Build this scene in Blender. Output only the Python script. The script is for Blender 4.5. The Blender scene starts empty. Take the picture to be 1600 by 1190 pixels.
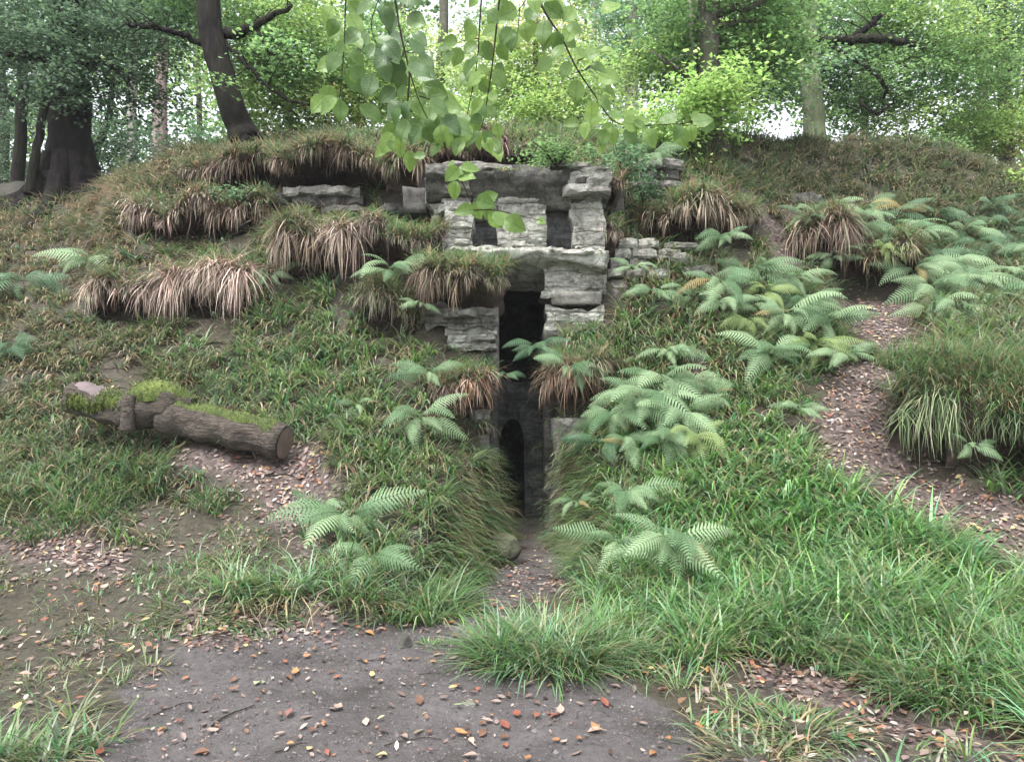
import bpy, bmesh, math, random
import numpy as np
from mathutils import Vector, Matrix, noise as mnoise

random.seed(7)
RNG = np.random.default_rng(7)
SC = bpy.context.scene
COL = SC.collection
R = math.radians

# ------------------------------------------------------------------ camera, sky, sun, exposure
F = 1186.0            # focal length in pixels of the 1600 px wide photograph
CX, HZ = 800.0, 638.0 # principal column, horizon row
EYE = 1.6
cam_d = bpy.data.cameras.new('camera')
cam = bpy.data.objects.new('camera', cam_d)
COL.objects.link(cam)
cam.location = (0, 0, EYE)
cam.rotation_euler = (R(90), 0, 0)
cam_d.sensor_width = 36.0
cam_d.lens = 36.0 * F / 1600.0
cam_d.shift_y = (HZ - 595.0) / 1600.0
cam_d.clip_start = 0.05
cam_d.clip_end = 2000.0
SC.camera = cam

SUN_EL, SUN_AZ = R(62), R(205)       # azimuth clockwise from +Y: behind the camera, a little to the left
world = bpy.data.worlds.new('World')
SC.world = world
world.use_nodes = True
wn, wl = world.node_tree.nodes, world.node_tree.links
bg = wn['Background']
sky = wn.new('ShaderNodeTexSky')
sky.sky_type = 'NISHITA'
sky.sun_disc = False
sky.sun_elevation = SUN_EL
sky.sun_rotation = SUN_AZ
sky.air_density = 1.0
sky.dust_density = 3.0
hs = wn.new('ShaderNodeHueSaturation')
hs.inputs['Saturation'].default_value = 0.22     # overcast: the sky is nearly white
wl.new(sky.outputs[0], hs.inputs['Color'])
wl.new(hs.outputs[0], bg.inputs[0])
bg.inputs[1].default_value = 0.15

sun_d = bpy.data.lights.new('sun', 'SUN')
sun_d.energy = 1.5
sun_d.angle = R(22)
sun_d.color = (1.0, 0.97, 0.92)
sun = bpy.data.objects.new('sun', sun_d)
COL.objects.link(sun)
sdir = Vector((math.sin(SUN_AZ) * math.cos(SUN_EL), math.cos(SUN_AZ) * math.cos(SUN_EL), math.sin(SUN_EL)))
sun.rotation_euler = (-sdir).to_track_quat('-Z', 'Y').to_euler()
sun.location = sdir * 60

SC.view_settings.view_transform = 'Standard'
SC.view_settings.look = 'None'
SC.view_settings.gamma = 1.0
SC.view_settings.use_curve_mapping = False
SC.view_settings.exposure = 1.88
SC.render.engine = 'CYCLES'
SC.cycles.max_bounces = 6
SC.cycles.diffuse_bounces = 3
SC.cycles.transmission_bounces = 3
SC.cycles.transparent_max_bounces = 4

# ------------------------------------------------------------------ helpers
def W(px, py, Y):
    return Vector(((px - CX) / F * Y, Y, EYE + (HZ - py) / F * Y))
def PR(x, y, z):
    return CX + F * x / y, HZ - F * (z - EYE) / y

def tag(o, label=None, cat=None, group=None, kind=None):
    if label: o['label'] = label
    if cat: o['category'] = cat
    if group: o['group'] = group
    if kind: o['kind'] = kind
    return o
def empty(name, loc, rz=0.0):
    o = bpy.data.objects.new(name, None)
    COL.objects.link(o)
    o.location = loc
    o.rotation_euler = (0, 0, rz)
    o.empty_display_size = 0.1
    return o
def link(name, me, mat=None, parent=None):
    o = bpy.data.objects.new(name, me)
    COL.objects.link(o)
    if mat is not None and len(me.materials) == 0:
        me.materials.append(mat)
    if parent is not None:
        o.parent = parent
        # vertices are given in world space: cancel the parent's transform
        o.matrix_parent_inverse = parent_inv(parent)
    return o
def parent_inv(p):
    m = Matrix.LocRotScale(p.location, p.rotation_euler, p.scale)
    if p.parent is not None:
        m = Matrix.LocRotScale(p.parent.location, p.parent.rotation_euler, p.parent.scale) @ p.matrix_parent_inverse @ m
    return m.inverted()

def np_mesh(name, V, loops, counts, col=None, smooth=True):
    me = bpy.data.meshes.new(name)
    V = np.asarray(V, np.float32).reshape(-1, 3)
    loops = np.asarray(loops, np.int32).ravel()
    counts = np.asarray(counts, np.int32).ravel()
    me.vertices.add(len(V)); me.vertices.foreach_set('co', V.ravel())
    me.loops.add(len(loops)); me.loops.foreach_set('vertex_index', loops)
    me.polygons.add(len(counts))
    st = np.concatenate([[0], np.cumsum(counts)[:-1]]).astype(np.int32)
    me.polygons.foreach_set('loop_start', st)
    me.update(calc_edges=True)
    me.polygons.foreach_set('use_smooth', np.full(len(counts), smooth))
    if col is not None:
        a = me.color_attributes.new('Col', 'FLOAT_COLOR', 'POINT')
        c = np.ones((len(V), 4), np.float32); c[:, :3] = np.asarray(col, np.float32).reshape(-1, 3)
        a.data.foreach_set('color', c.ravel())
    me.validate()
    return me

def _h(ix, iy, iz, s):
    n = (ix * 374761393 + iy * 668265263 + iz * 2147483647 + s * 1274126177) & 0xFFFFFFFF
    n = ((n ^ (n >> 13)) * 1274126177) & 0xFFFFFFFF
    n = n ^ (n >> 16)
    return (n & 0xFFFF) / 65535.0
def vnoise(p, s=0):
    """value noise in [-1,1]; p is (N,3)"""
    p = np.asarray(p, np.float64); i = np.floor(p).astype(np.int64); f = p - i
    f = f * f * (3 - 2 * f)
    r = 0
    for dx in (0, 1):
        for dy in (0, 1):
            for dz in (0, 1):
                w = (f[:, 0] if dx else 1 - f[:, 0]) * (f[:, 1] if dy else 1 - f[:, 1]) * (f[:, 2] if dz else 1 - f[:, 2])
                r = r + w * _h(i[:, 0] + dx, i[:, 1] + dy, i[:, 2] + dz, s)
    return r * 2 - 1
def fbm(p, s=0, oct=4):
    p = np.asarray(p, np.float64); r = 0; a = 0.5
    for k in range(oct):
        r = r + a * vnoise(p * 2 ** k, s + k * 17); a *= 0.5
    return r
def sstep(a, b, x):
    t = np.clip((x - a) / (b - a), 0, 1)
    return t * t * (3 - 2 * t)

# ------------------------------------------------------------------ materials
def mat(name, build):
    m = bpy.data.materials.new(name)
    m.use_nodes = True
    nt = m.node_tree
    b = nt.nodes['Principled BSDF']
    b.inputs['Roughness'].default_value = 0.85
    build(nt, nt.nodes, nt.links, b)
    return m
def nnoise(N, L, scale, detail=5, vec=None, rough=0.6):
    n = N.new('ShaderNodeTexNoise')
    n.inputs['Scale'].default_value = scale
    n.inputs['Detail'].default_value = detail
    n.inputs['Roughness'].default_value = rough
    if vec is not None: L.new(vec, n.inputs['Vector'])
    return n
def ramp(N, L, src, stops):
    r = N.new('ShaderNodeValToRGB')
    e = r.color_ramp.elements
    while len(e) < len(stops): e.new(0.5)
    for k, (p, c) in enumerate(stops):
        e[k].position = p; e[k].color = (*c, 1) if len(c) == 3 else c
    L.new(src, r.inputs[0])
    return r
def mixc(N, L, fac, a, b, mode='MIX'):
    m = N.new('ShaderNodeMix'); m.data_type = 'RGBA'; m.blend_type = mode
    for sock, v in ((m.inputs[0], fac), (m.inputs[6], a), (m.inputs[7], b)):
        if isinstance(v, (int, float)): sock.default_value = v
        elif isinstance(v, tuple): sock.default_value = (*v, 1)
        else: L.new(v, sock)
    return m.outputs[2]
def bump(N, L, h, b, strength=0.5, dist=0.02):
    n = N.new('ShaderNodeBump')
    n.inputs['Strength'].default_value = strength
    n.inputs['Distance'].default_value = dist
    L.new(h, n.inputs['Height']); L.new(n.outputs[0], b.inputs['Normal'])
def wpos(N):
    return N.new('ShaderNodeNewGeometry').outputs['Position']
def thin(nt, N, L, b, color, trans=0.4, rough=0.5):
    """leaf shader: glossy-ish principled mixed with translucency"""
    b.inputs['Roughness'].default_value = rough
    t = N.new('ShaderNodeBsdfTranslucent')
    L.new(color, b.inputs['Base Color'])
    tc = N.new('ShaderNodeHueSaturation'); tc.inputs['Hue'].default_value = 0.485; tc.inputs['Value'].default_value = 1.25
    L.new(color, tc.inputs['Color']); L.new(tc.outputs[0], t.inputs['Color'])
    mx = N.new('ShaderNodeMixShader'); mx.inputs[0].default_value = trans
    L.new(b.outputs[0], mx.inputs[1]); L.new(t.outputs[0], mx.inputs[2])
    L.new(mx.outputs[0], N['Material Output'].inputs['Surface'])
def attr(N, name='Col'):
    a = N.new('ShaderNodeVertexColor'); a.layer_name = name
    return a.outputs['Color']

def b_ground(nt, N, L, b):
    z = N.new('ShaderNodeVertexColor'); z.layer_name = 'Col'
    sep = N.new('ShaderNodeSeparateColor'); L.new(z.outputs['Color'], sep.inputs[0])
    p = wpos(N)
    n1 = nnoise(N, L, 1.7, 6, p); n2 = nnoise(N, L, 24, 5, p); n3 = nnoise(N, L, 90, 3, p)
    soil = ramp(N, L, n1.outputs[0], [(0.3, (0.034, 0.029, 0.028)), (0.5, (0.063, 0.056, 0.056)), (0.72, (0.098, 0.089, 0.090))])
    fine = ramp(N, L, n2.outputs[0], [(0.3, (0.55, 0.52, 0.5)), (0.6, (1, 1, 1)), (0.8, (1.25, 1.2, 1.15))])
    soilc = mixc(N, L, 0.8, soil.outputs[0], fine.outputs[0], 'MULTIPLY')
    v = N.new('ShaderNodeTexVoronoi'); v.inputs['Scale'].default_value = 26; L.new(p, v.inputs['Vector'])
    lit = ramp(N, L, v.outputs['Color'], [(0.15, (0.022, 0.015, 0.014)), (0.45, (0.06, 0.042, 0.038)), (0.7, (0.10, 0.074, 0.067)), (0.95, (0.18, 0.14, 0.125))])
    litc = mixc(N, L, 0.7, lit.outputs[0], fine.outputs[0], 'MULTIPLY')
    tur = ramp(N, L, n2.outputs[0], [(0.3, (0.018, 0.015, 0.010)), (0.55, (0.038, 0.032, 0.019)), (0.75, (0.075, 0.06, 0.038))])
    c = mixc(N, L, sep.outputs[1], tur.outputs[0], litc)
    c = mixc(N, L, sep.outputs[0], c, soilc)
    L.new(c, b.inputs['Base Color'])
    rg = ramp(N, L, n1.outputs[0], [(0.35, (0.55,) * 3), (0.6, (0.9,) * 3)]); L.new(rg.outputs[0], b.inputs['Roughness'])
    add = N.new('ShaderNodeMath'); add.operation = 'ADD'
    n7 = nnoise(N, L, 7, 3, p); a2 = N.new('ShaderNodeMath'); a2.operation = 'MULTIPLY_ADD'; a2.inputs[1].default_value = 2.2; L.new(n7.outputs[0], a2.inputs[0]); L.new(n2.outputs[0], a2.inputs[2])
    L.new(a2.outputs[0], add.inputs[0]); L.new(n3.outputs[0], add.inputs[1])
    bump(N, L, add.outputs[0], b, 0.7, 0.02)
M = {}
M['ground'] = mat('woodland_ground', b_ground)
def b_grass(nt, N, L, b):
    b.inputs['Specular IOR Level'].default_value = 0.5
    thin(nt, N, L, b, attr(N), 0.36, 0.38)
M['grass'] = mat('grass_blade', b_grass)
def b_thatch(nt, N, L, b): thin(nt, N, L, b, attr(N), 0.15, 0.7)
M['thatch'] = mat('dead_grass', b_thatch)
def b_leaf(nt, N, L, b): thin(nt, N, L, b, attr(N), 0.55, 0.45)
M['leaf'] = mat('tree_leaf', b_leaf)
def b_litter(nt, N, L, b): thin(nt, N, L, b, attr(N), 0.1, 0.6)
M['litter'] = mat('dead_leaf', b_litter)
def leafmat(name, c1, c2, trans, rough, vein=None):
    def f(nt, N, L, b):
        oi = N.new('ShaderNodeObjectInfo')
        r = ramp(N, L, oi.outputs['Random'], [(0, c1), (1, c2)])
        n = nnoise(N, L, 60, 3, wpos(N))
        k = ramp(N, L, n.outputs[0], [(0.3, (0.8, 0.8, 0.78)), (0.7, (1.12, 1.12, 1.1))])
        c = mixc(N, L, 1.0, r.outputs[0], k.outputs[0], 'MULTIPLY')
        b.inputs['Specular IOR Level'].default_value = 0.25
        thin(nt, N, L, b, c, trans, rough)
    return mat(name, f)
def veined(name, c1, c2, trans, rough):
    def f(nt, N, L, b):
        oi = N.new('ShaderNodeObjectInfo')
        r = ramp(N, L, oi.outputs['Random'], [(0, c1), (1, c2)])
        tc = N.new('ShaderNodeTexCoord'); sp = N.new('ShaderNodeSeparateXYZ'); L.new(tc.outputs['Object'], sp.inputs[0])
        def m(op, a, b_=None):
            n = N.new('ShaderNodeMath'); n.operation = op
            for k, v in enumerate((a, b_)):
                if v is None: continue
                if isinstance(v, (int, float)): n.inputs[k].default_value = v
                else: L.new(v, n.inputs[k])
            return n.outputs[0]
        ay = m('ABSOLUTE', sp.outputs[1])
        side = m('SINE', m('MULTIPLY', m('SUBTRACT', sp.outputs[0], m('MULTIPLY', ay, .75)), 50.0))
        vein = ramp(N, L, side, [(0.80, (0, 0, 0)), (0.99, (1, 1, 1))])
        rib = ramp(N, L, ay, [(0.008, (1, 1, 1)), (0.022, (0, 0, 0))])
        n1 = nnoise(N, L, 5, 5, tc.outputs['Object']); k = ramp(N, L, n1.outputs[0], [(0.3, (0.78, 0.8, 0.75)), (0.7, (1.15, 1.12, 1.1))])
        c = mixc(N, L, 1.0, r.outputs[0], k.outputs[0], 'MULTIPLY')
        vm = m('MAXIMUM', m('MULTIPLY', vein.outputs[0], .55), rib.outputs[0])
        c = mixc(N, L, m('MULTIPLY', vm, .45), c, (0.05, 0.09, 0.02))
        bump(N, L, vm, b, .5, .002)
        thin(nt, N, L, b, c, trans, rough)
    return mat(name, f)
M['beech'] = veined('beech_leaf', (0.075, 0.155, 0.035), (0.21, 0.34, 0.085), 0.5, 0.42)
M['fern'] = leafmat('fern_frond', (0.08, 0.155, 0.075), (0.25, 0.35, 0.20), 0.3, 0.55)
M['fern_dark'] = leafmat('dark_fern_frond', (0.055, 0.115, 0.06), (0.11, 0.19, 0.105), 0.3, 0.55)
M['fern_lime'] = leafmat('yellow_fern_frond', (0.17, 0.24, 0.09), (0.25, 0.33, 0.14), 0.35, 0.55)
M['fern_old'] = leafmat('browning_fern_frond', (0.16, 0.12, 0.06), (0.28, 0.24, 0.11), 0.25, 0.6)
FL = {'orange': ((0.24, 0.115, 0.055), (0.38, 0.19, 0.085)), 'brown': ((0.11, 0.06, 0.04), (0.20, 0.115, 0.075)),
      'yellow': ((0.36, 0.29, 0.11), (0.44, 0.38, 0.17)), 'pale pink': ((0.31, 0.215, 0.18), (0.40, 0.30, 0.26)),
      'red brown': ((0.18, 0.065, 0.045), (0.26, 0.095, 0.06)), 'pale green': ((0.24, 0.28, 0.15), (0.34, 0.37, 0.23))}
for k, (a, c) in FL.items():
    M['fl_' + k] = leafmat('fallen_leaf_' + k.replace(' ', '_'), a, c, 0.12, 0.55)

def rockmat(name, dark, mid, pale, lichen=0.35, moss=0.3, wet=0.85):
    def f(nt, N, L, b):
        p = wpos(N)
        mp = N.new('ShaderNodeMapping'); mp.inputs['Scale'].default_value = (1, 1, 5); L.new(p, mp.inputs[0])
        n1 = nnoise(N, L, 2.2, 8, mp.outputs[0], 0.65); n2 = nnoise(N, L, 14, 6, p); n3 = nnoise(N, L, 5, 7, p, 0.7)
        c = ramp(N, L, n1.outputs[0], [(0.28, dark), (0.48, mid), (0.72, pale)]).outputs[0]
        k = ramp(N, L, n2.outputs[0], [(0.3, (0.6, 0.6, 0.58)), (0.6, (1, 1, 1)), (0.75, (1.2, 1.2, 1.2))])
        c = mixc(N, L, 0.85, c, k.outputs[0], 'MULTIPLY')
        n5 = nnoise(N, L, 75, 4, p, 0.7)
        gk = ramp(N, L, n5.outputs[0], [(0.3, (0.55, 0.55, 0.54)), (0.5, (1, 1, 1)), (0.72, (1.25, 1.25, 1.22))])
        c = mixc(N, L, 0.8, c, gk.outputs[0], 'MULTIPLY')
        vo = N.new('ShaderNodeTexVoronoi'); vo.feature = 'DISTANCE_TO_EDGE'; vo.inputs['Scale'].default_value = 3.2
        mv = N.new('ShaderNodeMapping'); mv.inputs['Scale'].default_value = (1, 1, 2.6); L.new(mixc(N, L, 0.12, p, n3.outputs['Color'], 'ADD'), mv.inputs[0]); L.new(mv.outputs[0], vo.inputs['Vector'])
        ck = ramp(N, L, vo.outputs['Distance'], [(0.0, (0.25, 0.24, 0.22)), (0.035, (1, 1, 1))])
        c = mixc(N, L, 0.75, c, ck.outputs[0], 'MULTIPLY')
        ms = N.new('ShaderNodeMapping'); ms.inputs['Scale'].default_value = (3.4, 3.4, 0.7); L.new(p, ms.inputs[0])
        n6 = nnoise(N, L, 1.6, 5, ms.outputs[0], 0.65)
        sk = ramp(N, L, n6.outputs[0], [(0.36, (0.32, 0.31, 0.27)), (0.52, (1, 1, 1))])
        c = mixc(N, L, 0.8, c, sk.outputs[0], 'MULTIPLY')
        li = ramp(N, L, n3.outputs[0], [(0.5, (0, 0, 0)), (0.66, (1, 1, 1))])
        mm = N.new('ShaderNodeMath'); mm.operation = 'MULTIPLY'; mm.inputs[1].default_value = lichen
        L.new(li.outputs[0], mm.inputs[0])
        c = mixc(N, L, mm.outputs[0], c, (0.42, 0.45, 0.38))
        g = N.new('ShaderNodeNewGeometry'); sp = N.new('ShaderNodeSeparateXYZ'); L.new(g.outputs['Normal'], sp.inputs[0])
        up = N.new('ShaderNodeMapRange'); up.inputs[1].default_value = 0.35; up.inputs[2].default_value = 0.9
        L.new(sp.outputs[2], up.inputs[0])
        n4 = nnoise(N, L, 3.3, 5, p)
        mo = ramp(N, L, n4.outputs[0], [(0.45, (0, 0, 0)), (0.62, (1, 1, 1))])
        m1 = N.new('ShaderNodeMath'); m1.operation = 'MULTIPLY'; L.new(up.outputs[0], m1.inputs[0]); L.new(mo.outputs[0], m1.inputs[1])
        m2 = N.new('ShaderNodeMath'); m2.operation = 'MULTIPLY'; L.new(m1.outputs[0], m2.inputs[0]); m2.inputs[1].default_value = moss
        c = mixc(N, L, m2.outputs[0], c, (0.075, 0.10, 0.025))
        L.new(c, b.inputs['Base Color']); b.inputs['Roughness'].default_value = wet
        ad = N.new('ShaderNodeMath'); ad.operation = 'ADD'; L.new(n5.outputs[0], ad.inputs[0]); L.new(n2.outputs[0], ad.inputs[1])
        bump(N, L, ad.outputs[0], b, 0.8, 0.03)
    return mat(name, f)
M['rock_pale'] = rockmat('pale_sandstone', (0.15, 0.145, 0.125), (0.40, 0.395, 0.36), (0.60, 0.595, 0.55), 0.6, 0.4)
M['rock'] = rockmat('grey_sandstone', (0.085, 0.08, 0.075), (0.20, 0.19, 0.175), (0.36, 0.35, 0.32), 0.3, 0.5)
M['rock_dark'] = rockmat('dark_sandstone', (0.04, 0.037, 0.034), (0.085, 0.08, 0.075), (0.14, 0.135, 0.125), 0.1, 0.4, 0.7)  # darker sandstone for bedrock, lower jambs, recess backs and rock under turf
M['rock_stain_shade'] = rockmat('shade_dark_stained_sandstone', (0.03, 0.028, 0.025), (0.075, 0.07, 0.064), (0.17, 0.16, 0.145), 0.3, 0.6, 0.8)  # brow: dark stains plus the underside's shade, both put into the colour
M['rock_cave'] = rockmat('cave_shade_rock', (0.010, 0.010, 0.010), (0.024, 0.024, 0.024), (0.065, 0.066, 0.066), 0.12, 0.0, 0.8)  # near-black, the darkness of the unlit interior put into the rock colour

def barkmat(name, dark, mid, pale, moss=0.0, sc=14):
    def f(nt, N, L, b):
        p = wpos(N)
        mp = N.new('ShaderNodeMapping'); mp.inputs['Scale'].default_value = (1, 1, 0.22); L.new(p, mp.inputs[0])
        n1 = nnoise(N, L, sc, 7, mp.outputs[0], 0.65); n2 = nnoise(N, L, 1.8, 4, p)
        c = ramp(N, L, n1.outputs[0], [(0.3, dark), (0.52, mid), (0.75, pale)]).outputs[0]
        k = ramp(N, L, n2.outputs[0], [(0.42, (0, 0, 0)), (0.62, (1, 1, 1))])
        mm = N.new('ShaderNodeMath'); mm.operation = 'MULTIPLY'; mm.inputs[1].default_value = moss; L.new(k.outputs[0], mm.inputs[0])
        c = mixc(N, L, mm.outputs[0], c, (0.07, 0.10, 0.03))
        L.new(c, b.inputs['Base Color']); b.inputs['Roughness'].default_value = 0.95; b.inputs['Specular IOR Level'].default_value = 0.12
        bump(N, L, n1.outputs[0], b, 1.0, 0.07)
    return mat(name, f)
M['bark_dark'] = barkmat('dark_bark', (0.006, 0.005, 0.0055), (0.015, 0.012, 0.013), (0.034, 0.028, 0.029), 0.12)
M['bark_grey'] = barkmat('grey_beech_bark', (0.05, 0.045, 0.04), (0.11, 0.10, 0.09), (0.19, 0.175, 0.16), 0.45)
M['bark_pale'] = barkmat('pale_bark', (0.16, 0.15, 0.13), (0.34, 0.32, 0.29), (0.5, 0.48, 0.44), 0.2)
M['bark_pink'] = barkmat('pinkish_pine_bark', (0.12, 0.085, 0.085), (0.24, 0.18, 0.17), (0.33, 0.27, 0.25), 0.05)
M['bark_green'] = barkmat('algae_covered_bark', (0.10, 0.11, 0.07), (0.19, 0.21, 0.14), (0.28, 0.29, 0.21), 0.4)
M['twig'] = barkmat('beech_twig', (0.025, 0.02, 0.015), (0.06, 0.05, 0.035), (0.09, 0.08, 0.06), 0.0, 60)

def b_log(nt, N, L, b):
    tc = N.new('ShaderNodeTexCoord')
    mp = N.new('ShaderNodeMapping'); mp.inputs['Scale'].default_value = (2.2, 11, 11); L.new(tc.outputs['Object'], mp.inputs[0])
    n1 = nnoise(N, L, 4, 8, mp.outputs[0], 0.7)
    c = ramp(N, L, n1.outputs[0], [(0.32, (0.012, 0.010, 0.008)), (0.5, (0.055, 0.043, 0.034)), (0.66, (0.13, 0.105, 0.08)), (0.8, (0.22, 0.185, 0.15))]).outputs[0]
    L.new(c, b.inputs['Base Color']); bump(N, L, n1.outputs[0], b, 1.0, 0.05)
M['log'] = mat('log_bark', b_log)
def b_wood(nt, N, L, b):
    tc = N.new('ShaderNodeTexCoord')
    n1 = nnoise(N, L, 9, 5, tc.outputs['Object'])
    c = ramp(N, L, n1.outputs[0], [(0.3, (0.09, 0.06, 0.045)), (0.6, (0.2, 0.15, 0.12)), (0.8, (0.3, 0.25, 0.22))]).outputs[0]
    L.new(c, b.inputs['Base Color']); bump(N, L, n1.outputs[0], b, 0.6, 0.02)
def b_rings(nt, N, L, b):
    tc = N.new('ShaderNodeTexCoord'); n1 = nnoise(N, L, 9, 5, tc.outputs['Object'])
    w = N.new('ShaderNodeTexWave'); w.wave_type = 'RINGS'; w.rings_direction = 'SPHERICAL'; w.inputs['Scale'].default_value = 22; w.inputs['Distortion'].default_value = 2.5
    mp = N.new('ShaderNodeMapping'); mp.inputs['Location'].default_value = tuple(-x for x in END_LOG); L.new(tc.outputs['Object'], mp.inputs[0]); L.new(mp.outputs[0], w.inputs['Vector'])
    a = ramp(N, L, w.outputs[0], [(0.1, (0.07, 0.05, 0.04)), (0.7, (0.15, 0.115, 0.095))]); k = ramp(N, L, n1.outputs[0], [(0.3, (0.5, 0.45, 0.42)), (0.7, (1.2, 1.15, 1.1))])
    L.new(mixc(N, L, 1.0, a.outputs[0], k.outputs[0], 'MULTIPLY'), b.inputs['Base Color'])
END_LOG = ((444 - CX) / F * 7.6, 7.6, EYE + (HZ - 692) / F * 7.6)
M['wood'] = mat('sawn_wood', b_rings)
def b_gw(nt, N, L, b):
    tc = N.new('ShaderNodeTexCoord')
    n1 = nnoise(N, L, 7, 6, tc.outputs['Object'])
    c = ramp(N, L, n1.outputs[0], [(0.3, (0.06, 0.045, 0.047)), (0.6, (0.13, 0.10, 0.105)), (0.8, (0.20, 0.17, 0.175))]).outputs[0]
    L.new(c, b.inputs['Base Color']); bump(N, L, n1.outputs[0], b, 0.5, 0.02)
M['greywood'] = mat('weathered_wood', b_gw)
def b_moss(nt, N, L, b):
    p = wpos(N)
    n1 = nnoise(N, L, 5, 6, p); n2 = nnoise(N, L, 70, 4, p)
    c = ramp(N, L, n1.outputs[0], [(0.3, (0.03, 0.042, 0.012)), (0.5, (0.085, 0.12, 0.027)), (0.75, (0.17, 0.215, 0.05))]).outputs[0]
    k = ramp(N, L, n2.outputs[0], [(0.3, (0.45, 0.45, 0.4)), (0.65, (1.15, 1.15, 1.1))])
    c = mixc(N, L, 0.8, c, k.outputs[0], 'MULTIPLY')
    L.new(c, b.inputs['Base Color']); b.inputs['Roughness'].default_value = 1.0
    bump(N, L, n2.outputs[0], b, 1.0, 0.03)
M['moss'] = mat('bright_moss', b_moss)
def b_earth(nt, N, L, b):
    p = wpos(N)
    n1 = nnoise(N, L, 9, 7, p)
    c = ramp(N, L, n1.outputs[0], [(0.3, (0.018, 0.012, 0.009)), (0.55, (0.05, 0.034, 0.026)), (0.75, (0.10, 0.07, 0.055))]).outputs[0]
    L.new(c, b.inputs['Base Color']); bump(N, L, n1.outputs[0], b, 0.9, 0.04)
M['earth'] = mat('rooty_earth', b_earth)
PINK = np.array([[0.38, 0.29, 0.25], [0.47, 0.38, 0.33], [0.27, 0.19, 0.155], [0.17, 0.115, 0.09], [0.42, 0.35, 0.27]])
TURFS = []
def T_(*a, **k): TURFS.append((a, k))
T_(285, 445, 244, 268, 302, .40, 'brown turf lip high on the left, below the leaning tree', green=.9, olive=.9, Y=11.8)
T_(425, 545, 215, 248, 288, .5, 'long brown fringe over the dark hollow left of the brow', green=.9, olive=.8, Y=11.45, hollow=.6)
T_(520, 640, 212, 246, 286, .5, 'brown fringe directly over the grey rock shelf', green=.8, olive=.6, Y=11.3, hollow=.6)
T_(600, 672, 240, 262, 298, .35, 'drooping turf corner at the left end of the brow', green=1, olive=.3, Y=10.7)
T_(655, 745, 205, 235, 262, .35, 'pale grass fringe on top of the brow behind the low beech sprig', green=.6, Y=10.75)
T_(720, 792, 200, 226, 258, .35, 'brown fringe above the gap over the brow', green=.3, Y=10.8)
T_(930, 975, 262, 276, 306, .25, 'small wisp of dead grass at the right end of the brow', green=.2, Y=10.2)
T_(205, 345, 298, 330, 374, .5, 'pinkish brown turf clump with a black gap beneath, upper left', green=.6, olive=.7, pal=PINK, tint=1.25, Y=11.55)
T_(330, 440, 305, 335, 372, .35, 'dull brown turf right of the upper left clump', green=.9, olive=.8, Y=11.5)
T_(142, 280, 430, 456, 505, .45, 'left half of the broad pinkish dead grass mat', green=.6, olive=.5, pal=PINK, tint=1.2, Y=10.4)
T_(262, 402, 405, 432, 496, .5, 'bright right half of the broad pinkish dead grass mat', green=.35, olive=.3, pal=PINK, tint=1.4, Y=10.35)
T_(428, 535, 335, 385, 440, .45, 'brown shaggy turf left of the root arch', green=1.2, olive=.3, Y=10.55)
T_(520, 562, 345, 368, 450, .35, 'left leg of dead grass draping the root arch', green=.4, pal=PINK, Y=10.1)
T_(560, 618, 342, 362, 418, .35, 'right leg of pink dead grass draping the root arch', green=.4, pal=PINK, Y=10.0)
T_(592, 690, 340, 364, 402, .35, 'turf lip with short pink fringe under the left niche', green=1.3, pal=PINK, Y=9.95)
T_(655, 785, 395, 428, 490, .55, 'big shaggy turf tongue with long brown fringe left of the doorway', green=1.3, Y=9.6, glen=.28)
T_(560, 660, 440, 470, 525, .3, 'grassy drape with brown base under the flat fern', green=1.6, olive=.3, Y=9.75)
T_(655, 725, 575, 598, 655, .35, 'small brown tuft hanging at the left of the doorway clump', green=1.0, Y=8.95)
T_(712, 768, 562, 590, 655, .38, 'rounded orange brown clump hanging at the left door jamb', green=.7, Y=9.15, pal=np.array([[.34,.2,.13],[.42,.28,.2],[.24,.13,.08],[.5,.38,.3]]))
T_(858, 958, 558, 592, 655, .42, 'turf tongue with long rooty fringe overhanging the right door jamb', green=1.2, Y=9.25, pal=np.array([[.26,.17,.12],[.36,.25,.18],[.16,.09,.06],[.42,.32,.24]]))
T_(934, 968, 334, 352, 400, .16, 'short pinkish fringe against the right edge of the niches', green=.4, pal=PINK, Y=10.15)
T_(995, 1175, 305, 335, 384, .45, 'pale dry turf mound between the stone stack and upper path', green=1.1, olive=.4, pal=np.array([[.34,.27,.2],[.42,.34,.26],[.24,.17,.12]]), Y=10.9)
T_(1240, 1345, 345, 378, 432, .4, 'ferny turf edge left of the dark hollow above the path', green=1.2, olive=.4, Y=11.1)
T_(1330, 1435, 365, 398, 440, .5, 'turf tongue with a dark hollow beneath above the path', green=1.0, olive=.4, pal=np.array([[.3,.24,.15],[.38,.31,.2],[.2,.14,.09]]), Y=11.0)
T_(1418, 1530, 565, 632, 722, .4, 'big green shaggy bank right of the path, left part', green=2.6, olive=.15, Y=7.35, glen=.42, pal=np.array([[.15,.21,.09],[.22,.27,.14],[.10,.16,.06],[.30,.31,.2]]))
T_(1505, 1680, 555, 640, 745, .55, 'big green shaggy bank right of the path, part at the photo edge', green=2.6, olive=.15, Y=7.0, glen=.42, pal=np.array([[.15,.21,.09],[.22,.27,.14],[.10,.16,.06],[.30,.27,.17]]))


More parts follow.
